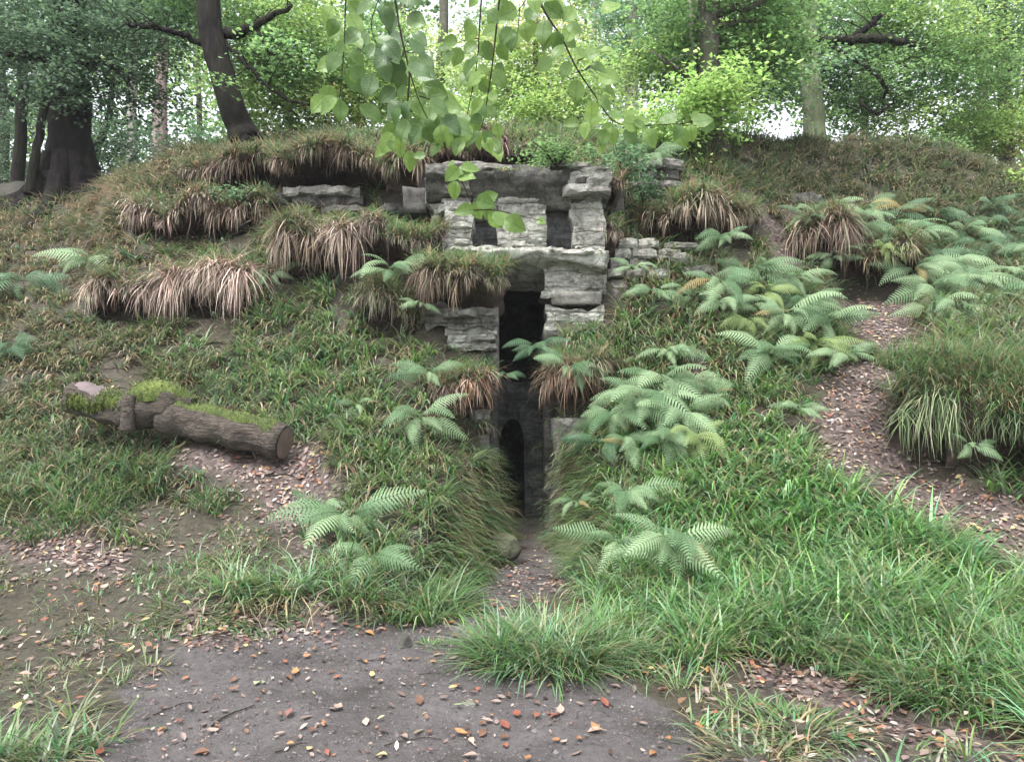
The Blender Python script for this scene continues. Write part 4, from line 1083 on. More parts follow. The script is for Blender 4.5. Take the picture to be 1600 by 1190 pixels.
ferns = [
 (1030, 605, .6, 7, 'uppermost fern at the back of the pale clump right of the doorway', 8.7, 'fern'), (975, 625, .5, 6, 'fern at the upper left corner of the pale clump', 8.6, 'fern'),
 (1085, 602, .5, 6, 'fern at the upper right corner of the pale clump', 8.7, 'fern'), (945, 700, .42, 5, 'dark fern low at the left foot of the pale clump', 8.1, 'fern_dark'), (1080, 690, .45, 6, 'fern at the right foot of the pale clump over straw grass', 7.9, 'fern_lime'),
 (1130, 478, .5, 6, 'fern below the left fern of the upper row', 9.7, 'fern'), (1255, 478, .52, 7, 'fern between upper row and the cluster beside the path', 10.0, 'fern'), (1085, 470, .42, 5, 'fern just left of the upper row above the middle bank', 9.9, 'fern'), (1195, 462, .5, 6, 'fern in front of the middle of the upper row', 9.9, 'fern_lime'),
 (1425, 432, .6, 7, 'first fern of the thick bank right of the path top', 10.8, 'fern'), (1485, 415, .62, 8, 'second fern of the thick bank right of the path top', 11.0, 'fern'), (1545, 470, .62, 8, 'low broad fern in the thick bank by the photo edge', 10.0, 'fern'), (1605, 475, .62, 7, 'fern cut by the right photo edge above the shaggy bank', 9.9, 'fern'),
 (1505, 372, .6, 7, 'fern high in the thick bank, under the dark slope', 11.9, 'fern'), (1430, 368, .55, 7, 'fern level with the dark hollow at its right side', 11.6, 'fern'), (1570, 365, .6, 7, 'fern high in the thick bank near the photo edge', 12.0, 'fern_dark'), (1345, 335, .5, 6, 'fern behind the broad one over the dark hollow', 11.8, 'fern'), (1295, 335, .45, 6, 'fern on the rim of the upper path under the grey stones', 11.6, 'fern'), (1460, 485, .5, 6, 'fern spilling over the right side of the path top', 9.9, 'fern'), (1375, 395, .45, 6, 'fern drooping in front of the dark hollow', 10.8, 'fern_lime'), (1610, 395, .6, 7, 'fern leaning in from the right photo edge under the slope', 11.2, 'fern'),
 (615, 432, .62, 6, 'flat spreading fern in front of the root arch', 9.6, 'fern'), (657, 482, .3, 4, 'tiny fern below the big shaggy turf tongue', 9.4, 'fern'),
 (672, 590, .42, 4, 'small pale fern left of the orange brown clump', 8.7, 'fern'), (655, 660, .55, 6, 'pale fern with three hanging fronds left of the doorway', 8.3, 'fern'),
 (545, 815, .62, 7, 'upper fern of the pair on the lower left bank', None, 'fern'), (590, 880, .55, 6, 'lower fern of the pair on the lower left bank', None, 'fern'),
 (510, 800, .34, 4, 'small fern at the left edge of the lower left pair', None, 'fern'),
 (840, 548, .45, 5, 'dark fern leaning into the upper doorway', 9.45, 'fern_dark'), (890, 582, .45, 7, 'pale fern crowning the turf tongue on the right jamb', 9.0, 'fern'),
 (786, 592, .28, 4, 'small fern crossing the doorway from its left jamb', 9.3, 'fern_dark'),
 (1005, 630, .72, 8, 'largest pale fern of the clump right of the doorway', 8.4, 'fern'), (1060, 650, .62, 7, 'right hand fern of the pale clump right of the doorway', 8.2, 'fern'),
 (958, 655, .55, 6, 'left hand fern of the pale clump right of the doorway', 8.4, 'fern'), (985, 700, .5, 5, 'fern hanging below the pale clump right of the doorway', 8.0, 'fern'),
 (1040, 690, .5, 6, 'front fern at the foot of the pale clump right of the doorway', 7.9, 'fern'), (1105, 625, .45, 5, 'outlying small fern right of the pale clump', 8.6, 'fern'),
 (978, 775, .5, 6, 'middle fern on the slope between door path and bright grass', 7.2, 'fern'), (1045, 850, .66, 7, 'big drooping fern over the bright grass near the front', 6.3, 'fern'),
 (965, 850, .46, 6, 'smaller fern left of the big drooping one near the front', 6.6, 'fern'), (900, 790, .24, 4, 'tiny fern beside the dark right jamb', 7.4, 'fern'),
 (1045, 555, .4, 5, 'small fern in grass above the pale clump', 9.2, 'fern'), (1020, 462, .45, 5, 'fern growing out below the stone courses', 9.9, 'fern'),
 (992, 425, .3, 4, 'tiny fern in a joint of the stone courses', 10.0, 'fern'), (1130, 378, .45, 5, 'upright fern by the upper path on the dry mound', 10.4, 'fern'),
 (1120, 445, .6, 6, 'left fern of the upper row above the middle bank', 9.9, 'fern'), (1175, 430, .6, 7, 'middle fern of the upper row above the middle bank', 10.1, 'fern'),
 (1235, 445, .55, 6, 'right fern of the upper row above the middle bank', 10.3, 'fern'),
 (1165, 505, .55, 6, 'left fern of the cluster beside the path', 9.6, 'fern_lime'), (1225, 500, .62, 7, 'middle fern of the cluster beside the path', 9.5, 'fern'),
 (1290, 510, .6, 7, 'right fern of the cluster beside the path', 9.6, 'fern'), (1200, 560, .6, 7, 'lower left fern of the cluster beside the path', 9.1, 'fern'),
 (1270, 545, .5, 6, 'lower fern overhanging the path edge', 9.2, 'fern_lime'), (1318, 560, .42, 5, 'lowest fern at the mossy stone on the path', 8.9, 'fern'),
 (1245, 645, .3, 4, 'little fern alone in the bright grass left of the path', 8.2, 'fern'),
 (1265, 350, .55, 6, 'fern at the top of the upper path', 11.2, 'fern'), (1335, 360, .62, 7, 'broad fern over the dark hollow above the path', 11.1, 'fern'),
 (1400, 375, .6, 7, 'fern right of the dark hollow above the path', 11.0, 'fern'), (1300, 408, .42, 5, 'small fern on the turf edge above the path', 10.9, 'fern'),
 (1455, 455, .65, 7, 'left fern of the big patch at the right', 10.4, 'fern'), (1510, 440, .7, 8, 'middle fern of the big patch at the right', 10.5, 'fern'),
 (1570, 445, .7, 8, 'right fern of the big patch at the right', 10.5, 'fern'), (1490, 490, .62, 7, 'front left fern of the big patch at the right', 9.7, 'fern'),
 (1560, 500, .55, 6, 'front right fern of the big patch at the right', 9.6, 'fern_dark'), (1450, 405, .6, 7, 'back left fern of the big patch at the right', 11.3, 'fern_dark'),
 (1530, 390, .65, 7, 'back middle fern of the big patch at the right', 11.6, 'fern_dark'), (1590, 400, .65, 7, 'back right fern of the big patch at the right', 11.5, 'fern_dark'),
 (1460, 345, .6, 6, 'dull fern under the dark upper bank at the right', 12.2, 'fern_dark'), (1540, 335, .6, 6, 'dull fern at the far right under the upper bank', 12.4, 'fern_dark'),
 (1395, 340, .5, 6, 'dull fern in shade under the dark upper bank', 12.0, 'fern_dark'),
 (1455, 560, .5, 5, 'fern leaning from the green bank over the path', 8.5, 'fern'), (1515, 705, .26, 4, 'tiny fern on the side of the green shaggy bank', 6.7, 'fern'),
 (40, 445, .75, 6, 'dull fern at the left photo edge above the bare patch', 11.2, 'fern_dark'), (150, 415, .7, 6, 'feathery fern right of the one at the left edge', 11.2, 'fern'),
 (30, 550, .6, 5, 'low dull fern at the left edge below the bare patch', 9.9, 'fern_dark'), (425, 435, .4, 5, 'small fern at the end of the pinkish grass mat', 10.4, 'fern'),
 (560, 640, .3, 4, 'small fern half hidden in the grass above the log end', 8.5, 'fern'), (1010, 250, .5, 6, 'fern on the ledge above the ivy edged rock stack', 11.0, 'fern'),
]
for (px, py, s, n, lab, Y, m) in ferns:
    fern(px, py, s, n, lab, Y, m, lift=.06)
# ------------------------------------------------------------------ fallen log
def tube_geo(pts, rad, n=12, rough=0.0, seed=0, cap=True, close_noise=3.0):
    pts = [Vector(p) for p in pts]
    V, Q, C = [], [], []
    up = Vector((0.13, 0.3, 0.94)).normalized()
    m = len(pts)
    for i, p in enumerate(pts):
        d = (pts[min(i + 1, m - 1)] - pts[max(i - 1, 0)]).normalized()
        s = d.cross(up)
        if s.length < .1: s = d.cross(Vector((1, 0, 0)))
        s.normalize(); t = s.cross(d)
        for k in range(n):
            a = 2 * math.pi * k / n
            r = rad[i]
            v = p + (s * math.cos(a) + t * math.sin(a)) * r
            if rough:
                q = mnoise.noise(Vector((math.cos(a) * 1.3 + seed, math.sin(a) * 1.3, i * .35))) + .5 * mnoise.noise(v * close_noise + Vector((seed, 0, 0)))
                v = p + (v - p) * (1 + rough * q + rough * .55 * (abs(mnoise.noise(Vector((math.cos(a) * 4.5 + seed, math.sin(a) * 4.5, i * .22)))) - .25))
            V.append(v)
    for i in range(m - 1):
        for k in range(n):
            Q.append((i * n + k, i * n + (k + 1) % n, (i + 1) * n + (k + 1) % n, (i + 1) * n + k))
    if cap:
        Q.append(tuple(range(n - 1, -1, -1))); Q.append(tuple((m - 1) * n + k for k in range(n)))
    return V, Q
def tubes_mesh(name, tubes):
    V, Q = [], []
    for v, q in tubes:
        o = len(V); V += v; Q += [tuple(i + o for i in f_) for f_ in q]
    me = bpy.data.meshes.new(name); me.from_pydata([tuple(v) for v in V], [], Q); me.update()
    me.polygons.foreach_set('use_smooth', [len(p.vertices) == 4 for p in me.polygons])
    return me
def interp(path, n):
    """resample a coarse polyline (tuples) smoothly"""
    P = np.array(path, float); t = np.linspace(0, len(P) - 1, n)
    i = np.clip(t.astype(int), 0, len(P) - 2); f_ = (t - i)[:, None]
    a, b, c, d = P[np.maximum(i - 1, 0)], P[i], P[i + 1], P[np.minimum(i + 2, len(P) - 1)]
    return .5 * (2 * b + (c - a) * f_ + (2 * a - 5 * b + 4 * c - d) * f_ ** 2 + (-a + 3 * b - 3 * c + d) * f_ ** 3)

LY = 7.75
A, B_ = W(262, 652, LY + .1), W(444, 692, LY - .15)
lg = empty('fallen_log', (A + B_) / 2 - Vector((0, 0, .2))); tag(lg, 'mossy fallen log lying across the left bank with a sawn right end', 'log')
ax = (B_ - A).normalized()
n = 26
pts = [A.lerp(B_, i / (n - 1)) for i in range(n)]
rad = [.172 + .012 * math.sin(i * .9) + (.03 if i < 4 else 0) for i in range(n)]
link('log_body', tubes_mesh('log_body', [tube_geo(pts, rad, 52, .2, 3)]), M['log'], lg)
# sawn end
bm = bmesh.new(); bmesh.ops.create_circle(bm, cap_ends=True, segments=26, radius=.158)
bmesh.ops.inset_region(bm, faces=bm.faces[:], thickness=.05, depth=.006)
me = bpy.data.meshes.new('sawn_end'); bm.to_mesh(me); bm.free()
me.transform(Matrix.Translation(B_ + ax * .004) @ ax.to_track_quat('Z', 'Y').to_matrix().to_4x4())
link('sawn_end', me, M['wood'], lg)
def moss_patch(pts, rad, a0, a1, parent, seed=0, lift=.014, name='moss', m_='moss'):
    """a skin of moss over the upper side of a round trunk, ragged at its rim"""
    V, Fq = [], []
    n, m = len(pts), 16
    up = Vector((.13, .3, .94)).normalized()
    for i, p in enumerate(pts):
        d = (pts[min(i + 1, n - 1)] - pts[max(i - 1, 0)]).normalized(); s = d.cross(up).normalized(); t = s.cross(d)
        for k in range(m):
            w0 = a0 + .35 * mnoise.noise(Vector((i * .33, seed, 0))); w1 = a1 + .35 * mnoise.noise(Vector((i * .33, seed + 9, 0)))
            a = w0 + (w1 - w0) * k / (m - 1)
            edge = min(k, m - 1 - k) / 4; edge = min(1, edge) * min(1, min(i, n - 1 - i) / 2)
            v = p + (s * math.cos(a) + t * math.sin(a)) * (rad[i] * 1.02 + (lift + .022 * mnoise.noise(p * 9 + Vector((k * .5, seed, 0)))) * edge - .03 * (1 - edge))
            V.append(tuple(v))
    for i in range(n - 1):
        for k in range(m - 1):
            Fq.append((i * m + k, i * m + k + 1, (i + 1) * m + k + 1, (i + 1) * m + k))
    me = bpy.data.meshes.new(name); me.from_pydata(V, [], Fq); me.update()
    me.polygons.foreach_set('use_smooth', [True] * len(Fq))
    o = link(name, me, M[m_], parent)
    if m_ == 'moss':      # fuzz
        r = np.random.default_rng(seed); Va = np.array(V); k = r.integers(0, len(Va), 2600)
        root = Va[k] + r.normal(0, .012, (2600, 3)) - np.array([0, 0, .004])
        c = np.array([[.04,.06,.014],[.10,.14,.03],[.16,.21,.05],[.09,.09,.035]])[r.integers(0, 4, 2600)]
        g = blades(root, r.uniform(0, 6.28, 2600), r.uniform(.012, .04, 2600), r.uniform(.004, .009, 2600), r.uniform(.1, 1.2, 2600), r.uniform(0, .8, 2600), c, seg=2)
        f_ = link('moss_fuzz', np_mesh('moss_fuzz', *g), M['thatch'], parent); f_['kind'] = 'stuff'
    return o
moss_patch(pts[:25], [r * 1.06 for r in rad], .30, 2.6, lg, 1, .022)
# humped middle and the left half with its bare weathered top
A2, B2 = W(208, 640, LY + .05), W(300, 640, LY + .12)
p2 = [A2.lerp(B2, i / 11) + Vector((0, 0, .05 * math.sin(i / 11 * math.pi))) for i in range(12)]
r2 = [.155 + .06 * math.sin(min(1, i / 11 + .15) * math.pi) for i in range(12)]
link('log_hump', tubes_mesh('log_hump', [tube_geo(p2, r2, 40, .26, 8)]), M['log'], lg)
moss_patch(p2, [r * 1.04 for r in r2], -.05, 2.7, lg, 5, .03)
A3, B3 = W(112, 622, LY + .15), W(206, 646, LY + .1)
p3 = [A3.lerp(B3, i / 11) for i in range(12)]
r3 = [.16 + .015 * math.sin(i * 1.3) for i in range(12)]
link('log_end', tubes_mesh('log_end', [tube_geo(p3, r3, 40, .24, 12)]), M['log'], lg)
moss_patch(p3[5:], [r * 1.06 for r in r3[5:]], -.2, 2.8, lg, 7, .022)
moss_patch(p3[1:8], [r * 1.03 for r in r3[1:8]], -.9, .1, lg, 9, .015)
moss_patch(p3[:8], [r * 1.05 for r in r3[:8]], .35, 2.6, lg, 3, .03, 'bare_wood_top', 'greywood')
sb = [W(199, 672, LY - .14), W(200, 645, LY - .15), W(201, 617, LY - .13)]
link('branch_stub', tubes_mesh('branch_stub', [tube_geo(interp(sb, 10), [.075, .072, .07, .068, .067, .066, .066, .066, .064, .058], 14, .06, 6)]), M['log'], lg)

# ------------------------------------------------------------------ trees
LEAFPAL = {
 'dark':  np.array([[.06,.11,.06],[.09,.15,.085],[.115,.185,.105],[.07,.12,.08]]),
 'mid':   np.array([[.11,.22,.075],[.15,.27,.095],[.19,.32,.12],[.12,.23,.10]]),
 'blue':  np.array([[.10,.20,.10],[.14,.25,.13],[.18,.29,.16],[.11,.21,.115]]),
 'bright':np.array([[.19,.34,.10],[.25,.39,.12],[.29,.43,.15],[.33,.44,.15]]),
 'lime':  np.array([[.19,.35,.09],[.23,.40,.11],[.27,.42,.14]]),
 'yellow':np.array([[.30,.40,.12],[.38,.43,.15],[.24,.36,.11],[.42,.40,.15]]),
}
def leaf_geo(c, nrm, axis, L, wd, col):
    """rhombic leaves: c centre, axis along, nrm normal"""
    s = np.cross(nrm, axis)
    L = L[:, None]; wd = wd[:, None]
    V = np.stack([c - axis * L * .5, c + s * wd * .5 + axis * L * .05 - nrm * wd * .12, c + axis * L * .5, c - s * wd * .5 + axis * L * .05 - nrm * wd * .12], 1)
    N = len(c)
    return V.reshape(-1, 3), np.arange(N * 4), np.full(N, 4), np.repeat(col, 4, 0)
def unit(v): return v / (np.linalg.norm(v, axis=1, keepdims=True) + 1e-9)
def sprays(rng, C, size, nper, leaf, pal, flat=.32, bright=.42, outward=None):
    """flat layered sprays of leaves round the centres C"""
    S = len(C)
    n0 = unit(np.stack([rng.normal(0, flat, S), rng.normal(0, flat, S), np.ones(S)], 1))
    if outward is not None: n0 = unit(n0 + outward * .5)
    a = unit(np.cross(n0, rng.normal(0, 1, (S, 3)))); b = np.cross(n0, a)
    idx = np.repeat(np.arange(S), nper); N = len(idx)
    r = np.sqrt(rng.random(N)); t = rng.uniform(0, 2 * math.pi, N)
    sz = size * rng.uniform(.6, 1.35, S)
    u = (r * np.cos(t))[:, None] * a[idx] * sz[idx][:, None] * 1.3 + (r * np.sin(t))[:, None] * b[idx] * sz[idx][:, None] * .7
    pos = C[idx] + u + n0[idx] * rng.normal(0, .035, N)[:, None] - np.array([0, 0, 1]) * (r ** 2 * sz[idx] * .35)[:, None]
    nn = unit(n0[idx] + rng.normal(0, .3, (N, 3)))
    ax = unit(np.cross(nn, rng.normal(0, 1, (N, 3))))
    tone = rng.uniform(1 - bright, 1 + bright, S)
    col = pal[rng.integers(0, len(pal), N)] * (tone[idx] * rng.uniform(.8, 1.2, N))[:, None]
    L = leaf * rng.uniform(.7, 1.25, N)
    return leaf_geo(pos, nn, ax, L, L * rng.uniform(.55, .72, N), col)
tree_n = [0]
def tree(label, Y, trunk, lobes, bark, limbs=(), name='tree', cat='tree', group=None, roots=0, stems=(), rough=.08):
    """trunk: [(px, py, radius px)] from the ground up; lobes: (px, py, dY, rx, ry, n sprays, palette[, leaf m, spray m])"""
    tree_n[0] += 1
    rng = np.random.default_rng(900 + tree_n[0]); r_ = random.Random(tree_n[0])
    b = W(trunk[0][0], trunk[0][1], Y)
    e = empty(name, b); tag(e, label, cat, group)
    T = interp([(*W(x, y, Y), r / F * Y) for x, y, r in trunk], max(8, len(trunk) * 5))
    T[:, 1] += np.cumsum(rng.normal(0, .02, len(T)))
    tb = [tube_geo(T[:, :3], T[:, 3], 16, rough, tree_n[0] * 3.1)]
    for k in range(roots):
        a = -math.pi * (k + .5) / roots + r_.uniform(-.2, .2)
        r0 = trunk[0][2] / F * Y
        p = [Vector((b.x, b.y, b.z + r0 * (.9 if roots > 3 else .5))) + Vector((math.cos(a), math.sin(a), 0)) * r0 * .45]
        for s in (1.2, 2.2, 3.3):
            q = Vector((b.x + math.cos(a) * r0 * s, b.y + math.sin(a) * r0 * s, 0)); q.z = min(zat(q.x, q.y) + .02, b.z + r0 * .8 / s); p.append(q)
        tb.append(tube_geo([Vector(v) for v in interp([tuple(v) for v in p], 9)], [r0 * .36 * (1 - i / 10) for i in range(9)], 8, .15, k))
    link('trunk', tubes_mesh('trunk', tb), M[bark], e)
    for L_ in limbs:
        g = []
        P = interp([(*W(x, y, Y + d), r / F * Y) for x, y, r, d in L_], len(L_) * 5)
        P[:, :3] += rng.normal(0, .02, (len(P), 3))
        g.append(tube_geo(P[:, :3], np.maximum(P[:, 3], .004), 8, .12, r_.random() * 9))
        # side twigs
        for k in range(len(P) // 2):
            i = r_.randrange(len(P) // 3, len(P)); p = Vector(P[i, :3]); d = Vector((r_.uniform(-1, 1), r_.uniform(-.8, .4), r_.uniform(-.5, .7))) * r_.uniform(.25, .8)
            g.append(tube_geo([p, p + d * .5 + Vector((0, 0, .04)), p + d], [.012, .008, .004], 5))
        link('limb', tubes_mesh('limb', g), M['bark_dark' if bark == 'bark_green' else bark], e)
    gs = []
    for lb in lobes:
        px, py, dY, rx, ry, n, pal = lb[:7]
        n = int(n * 1.15); leaf = lb[7] * 1.1 if len(lb) > 7 else .085
        size = lb[8] * 1.5 if len(lb) > 8 else .5
        c = W(px, py, Y + dY); Rx, Rz = rx * 1.3 / F * (Y + dY), ry * 1.2 / F * (Y + dY)
        v = unit(rng.normal(0, 1, (n, 3))) * (rng.random((n, 1)) ** .4)
        C = np.array(c) + v * np.array([Rx, min(Rx, 1.8) * .9, Rz])
        C += np.stack([fbm(C * .8 + 5 + q * 3, 90 + q, 2) for q in range(3)], 1) * .5
        gs.append(sprays(rng, C, size, 34, leaf, LEAFPAL[pal], outward=v * .6))
    if gs:
        V, Lp, Cn, Cc = cat_geo(gs)
        link('crown', np_mesh('crown', V, Lp, Cn, Cc, smooth=False), M['leaf'], e)
    return e
NT = 'trees of the wood behind the bank'
tree('massive dark old tree with flared roots at the left edge', 14.6, [(112,296,50),(112,270,38),(109,220,33),(107,150,29),(105,40,26),(102,-120,24)],
     [(60,40,-.5,110,50,150,'dark'),(190,60,-.6,90,60,80,'dark'),(40,110,0,70,40,70,'dark'),(165,130,-.8,60,45,70,'dark'),(235,150,.5,40,40,26,'dark'),(20,-20,0,120,60,110,'dark'),(180,-30,0,120,50,120,'dark')],
     'bark_dark', limbs=[[(100,120,9,0),(60,90,7,-.6),(10,85,5,-1)],[(118,110,8,0),(160,100,6,-.6),(200,125,4,-1)]], roots=5, rough=.12)
tree('leaning dark trunked beech on the rim left of centre', 13.0, [(385,222,27),(372,190,21),(356,140,19),(342,90,18.5),(330,30,18),(322,-140,16)],
     [(405,55,1.6,60,40,70,'mid'),(455,110,1.5,70,50,100,'mid'),(285,40,1.8,55,45,50,'mid'),(470,30,1.4,70,40,80,'bright'),(350,-50,1.2,110,30,90,'mid'),(430,165,1.6,60,30,60,'bright'),(345,112,-.5,16,8,4,'mid'),(250,30,1.8,60,30,45,'blue'),(400,130,1.8,40,40,40,'bright'),(440,60,-.5,30,14,10,'mid')],
     'bark_dark', limbs=[[(352,52,8,0),(375,50,7.5,-.2),(400,38,6,-.4),(455,12,3,-.6)],[(322,72,6,0),(285,55,4.5,-.2),(240,42,3.5,-.4),(200,38,2.5,-.5)],
     [(345,60,4,0),(390,105,3.5,-.2),(430,145,3,-.3),(500,168,1.8,-.4)],[(400,40,3,-.4),(410,65,2,-.4),(425,85,1.5,-.5)]], roots=3)
tree('straight pinkish pine trunk between the leaning beech and the massive tree', 22, [(250,262,13),(252,160,9.5),(255,60,8.5),(258,-150,8)], [(260,-20,0,70,40,80,'blue',.1),(220,40,1,50,30,25,'blue',.1)], 'bark_pink')
tree('pale slim trunk left of the pinkish pine', 24, [(205,275,9),(207,180,7),(210,60,6.5),(212,-150,6)], [(190,20,0,60,40,60,'blue',.1),(230,110,1,30,40,22,'mid',.1)], 'bark_pale')
tree('thin leaning stem in front of the massive left tree', 14.0, [(46,305,8),(58,230,6.5),(70,170,6),(84,90,5.5),(95,-60,5)], [(70,60,-.4,50,30,25,'dark')], 'bark_dark')
tree('crooked forking tree at the far left edge', 17, [(22,300,11),(30,230,9),(38,150,8),(36,100,7),(40,0,6)], [(20,190,1,50,40,50,'dark'),(10,60,0,50,60,50,'dark')], 'bark_dark', limbs=[[(36,165,5,0),(15,150,4,-.2),(-20,120,3,-.3)]])
tree('bright green young tree right behind the brow', 14.0, [(838,225,6),(842,160,5),(836,90,4),(840,20,3)],
     [(840,150,-.3,75,50,130,'bright',.065,.26),(790,110,0,60,50,90,'bright',.065,.26),(895,110,.2,60,50,90,'bright',.065,.26),(840,60,.3,70,40,80,'yellow',.065,.26),(860,195,-.6,60,20,50,'bright',.06,.22)],
     'bark_grey', limbs=[[(840,190,3,0),(800,150,2.4,-.2),(770,110,1.6,-.3)],[(840,170,3,0),(890,130,2.4,-.2),(930,95,1.6,-.2)],[(842,205,2.5,0),(890,190,2,-.3),(920,180,1.2,-.4)]])
tree('yellow green young tree behind the left end of the brow', 15.5, [(560,215,7),(565,150,6),(560,60,5),(566,-80,4)],
     [(545,150,-.2,60,50,90,'bright'),(500,110,0,50,60,80,'bright'),(600,130,.2,60,50,90,'bright'),(560,60,.2,70,50,90,'mid'),(520,185,-.3,70,18,50,'yellow',.07,.25),(650,170,.3,60,40,70,'bright')], 'bark_grey',
     limbs=[[(562,150,3,0),(520,110,2,-.2),(490,80,1.5,-.2)],[(562,130,3,0),(600,100,2,-.2),(635,85,1.5,-.2)]])
tree('airy pale green tree under the bright sky gap', 21, [(690,220,9),(688,130,8),(694,30,7),(690,-120,6)], [(640,90,0,50,50,55,'bright',.09),(720,140,0,60,50,70,'bright',.09),(690,70,1,70,45,40,'yellow',.09),(760,40,0,50,40,35,'mid',.09)], 'bark_grey')
tree('smooth white barked trunk right of centre', 19.5, [(986,235,12),(987,170,10),(989,60,9),(990,-140,8)], [(960,50,0,60,50,75,'blue',.085),(1020,30,0,60,60,85,'blue',.085),(950,130,.5,40,40,36,'bright',.085),(1000,-30,0,90,30,60,'blue')], 'bark_pale')
tree('rim tree with a white streaked trunk and exposed roots right of the brow', 12.6, [(1112,240,24),(1113,205,17),(1111,140,16),(1108,60,17),(1107,0,17),(1104,-140,15)],
     [(1060,160,-.7,75,30,26,'lime',.08,.42),(1125,125,-.9,75,24,22,'lime',.08,.42),(1030,195,-.6,70,22,36,'bright',.075,.34),(1100,90,.6,80,30,40,'bright',.08,.4),(1160,160,.5,60,26,36,'mid',.08,.4),(1010,110,.8,60,40,50,'bright',.08,.4),(1180,90,.2,60,40,90,'mid'),(1170,20,.3,70,40,90,'mid'),(1060,70,.4,60,40,70,'mid'),(1130,-20,0,120,30,110,'mid'),(1110,165,-.5,50,25,50,'bright')],
     'bark_grey', limbs=[[(1116,30,7,0),(1140,12,6,-.2),(1165,14,5,-.3),(1195,0,4,-.4)],[(1112,40,4,0),(1150,38,3,-.2),(1185,30,2,-.3)],[(1108,150,4,0),(1075,120,3,-.4),(1030,90,2,-.7)]], roots=6)
tree('slender white stem leaning beside the streaked rim tree', 12.9, [(1090,240,6),(1088,160,5),(1084,80,5),(1078,0,4.5),(1074,-80,4)], [(1070,20,.5,40,40,30,'mid')], 'bark_pale')
tree('algae green beech trunk behind the right rim under dark spreading boughs', 15.5, [(1270,232,20),(1270,200,16),(1266,140,15),(1262,80,14),(1262,-120,13)],
     [(1250,70,1.4,80,45,120,'blue'),(1330,40,1.4,80,45,120,'mid'),(1400,120,1.4,80,55,140,'mid'),(1200,120,1.2,50,35,60,'blue'),(1490,110,1,70,70,140,'mid'),(1340,150,1.4,60,32,60,'mid'),(1450,30,1,100,50,150,'bright'),(1200,30,1,70,40,80,'mid'),(1300,-30,.6,160,25,120,'mid'),(1410,185,1.2,60,25,50,'bright'),(1300,115,1.6,50,30,40,'blue'),(1290,190,1,25,12,8,'mid'),(1300,95,-.9,40,10,9,'blue'),(1230,105,-1,40,10,10,'mid'),(1420,95,-1,40,12,12,'mid')],
     'bark_green', limbs=[[(1200,88,5,-.8),(1235,82,6,-.8),(1262,66,7,-.7),(1310,62,7,-.9),(1370,60,6.5,-1.1),(1410,66,5,-1.2),(1440,76,2.5,-1.3)],[(1330,62,6,-.6),(1355,42,5,-.6),(1375,24,4,-.6)],
     [(1300,75,3,-.4),(1360,110,3,-.6),(1382,135,2.6,-.7),(1382,152,2,-.7)],[(1345,160,2,-.4),(1372,178,2.5,-.4),(1395,160,1.6,-.4)]], roots=3)
tree('leafy pale green tree on the far right edge', 18, [(1575,290,13),(1572,200,10),(1568,120,9),(1566,-60,8)],
     [(1560,170,0,60,60,110,'bright',.08),(1520,215,-.3,60,40,90,'bright',.08),(1590,230,0,50,45,80,'yellow',.08),(1550,60,0,70,60,120,'mid',.08),(1610,110,0,50,80,90,'mid',.08),(1570,-10,0,90,40,90,'dark',.08),(1470,215,0,50,25,50,'mid',.08)], 'bark_grey')
tree('small twisted tree in the shade behind the left rim', 17.5, [(140,285,7),(150,230,6),(165,180,5),(175,120,4)], [(185,200,0,45,35,40,'dark'),(150,235,.3,35,25,25,'dark')], 'bark_dark')
# low growth on and behind the rim
def bush(label, px, py, Y, rx, ry, n, pal, leaf=.055, size=.2, name='bush', cat='shrub'):
    rng = np.random.default_rng(int(px) * 3 + 1)
    c = W(px, py, Y); Rx, Rz = rx / F * Y, ry / F * Y
    b = Vector((c.x, c.y, max(c.z - Rz * 1.3, min(c.z - Rz, zat(c.x, c.y) + .05))))
    e = empty(name, b); tag(e, label, cat)
    st_ = []
    for k in range(6):
        d = Vector((rng.uniform(-.8, .8) * Rx, rng.uniform(-.4, .2) * Rx, (c.z - b.z) + rng.uniform(-.4, .8) * Rz))
        st_.append(tube_geo([b, b + d * .5 + Vector((0, 0, .05)), b + d], [.014, .009, .004], 5))
    link('stems', tubes_mesh('stems', st_), M['twig'], e)
    v = unit(rng.normal(0, 1, (n, 3))) * (rng.random((n, 1)) ** .4)
    C = np.array(c) + v * np.array([Rx, Rx * .5, Rz])
    V, Lp, Cn, Cc = sprays(rng, C, size, 20, leaf, LEAFPAL[pal], outward=v * .5)
    link('foliage', np_mesh('foliage', V, Lp, Cn, Cc, smooth=False), M['leaf'], e)
bush('low green seedling growth drooping over the brow', 870, 235, 10.0, 62, 20, 60, 'mid', .05, .15)
bush('trailing green bush over the right end of the brow', 975, 245, 10.3, 45, 32, 60, 'blue', .05, .15)
bush('ivy like growth hanging beside the ivy edged rock stack', 1010, 300, 10.8, 30, 30, 26, 'blue', .05, .13)
bush('pale beech seedling sprays in front of the dark hollow at upper left', 380, 298, 11.2, 50, 14, 16, 'blue', .06, .2)
bush('lime shrub on the rim left of the streaked tree', 1040, 210, 11.8, 50, 30, 55, 'lime', .06, .2)
bush('dark undergrowth at the left edge behind the massive tree', 40, 262, 18.5, 110, 40, 90, 'dark', .09, .35)
bush('dim green undergrowth behind the left rim', 180, 245, 16.5, 90, 35, 70, 'dark', .08, .3)
bush('green undergrowth behind the leaning beech', 455, 195, 15.5, 90, 25, 80, 'mid', .07, .26)
bush('green undergrowth left of the leaning beech', 300, 220, 16.5, 60, 22, 50, 'blue', .07, .26)
bush('yellowish bush at the far right edge of the rim', 1590, 300, 13.2, 50, 40, 70, 'bright', .06, .22)
bush('low dull bush on the right rim shoulder', 1440, 225, 14.4, 90, 16, 60, 'mid', .06, .22)
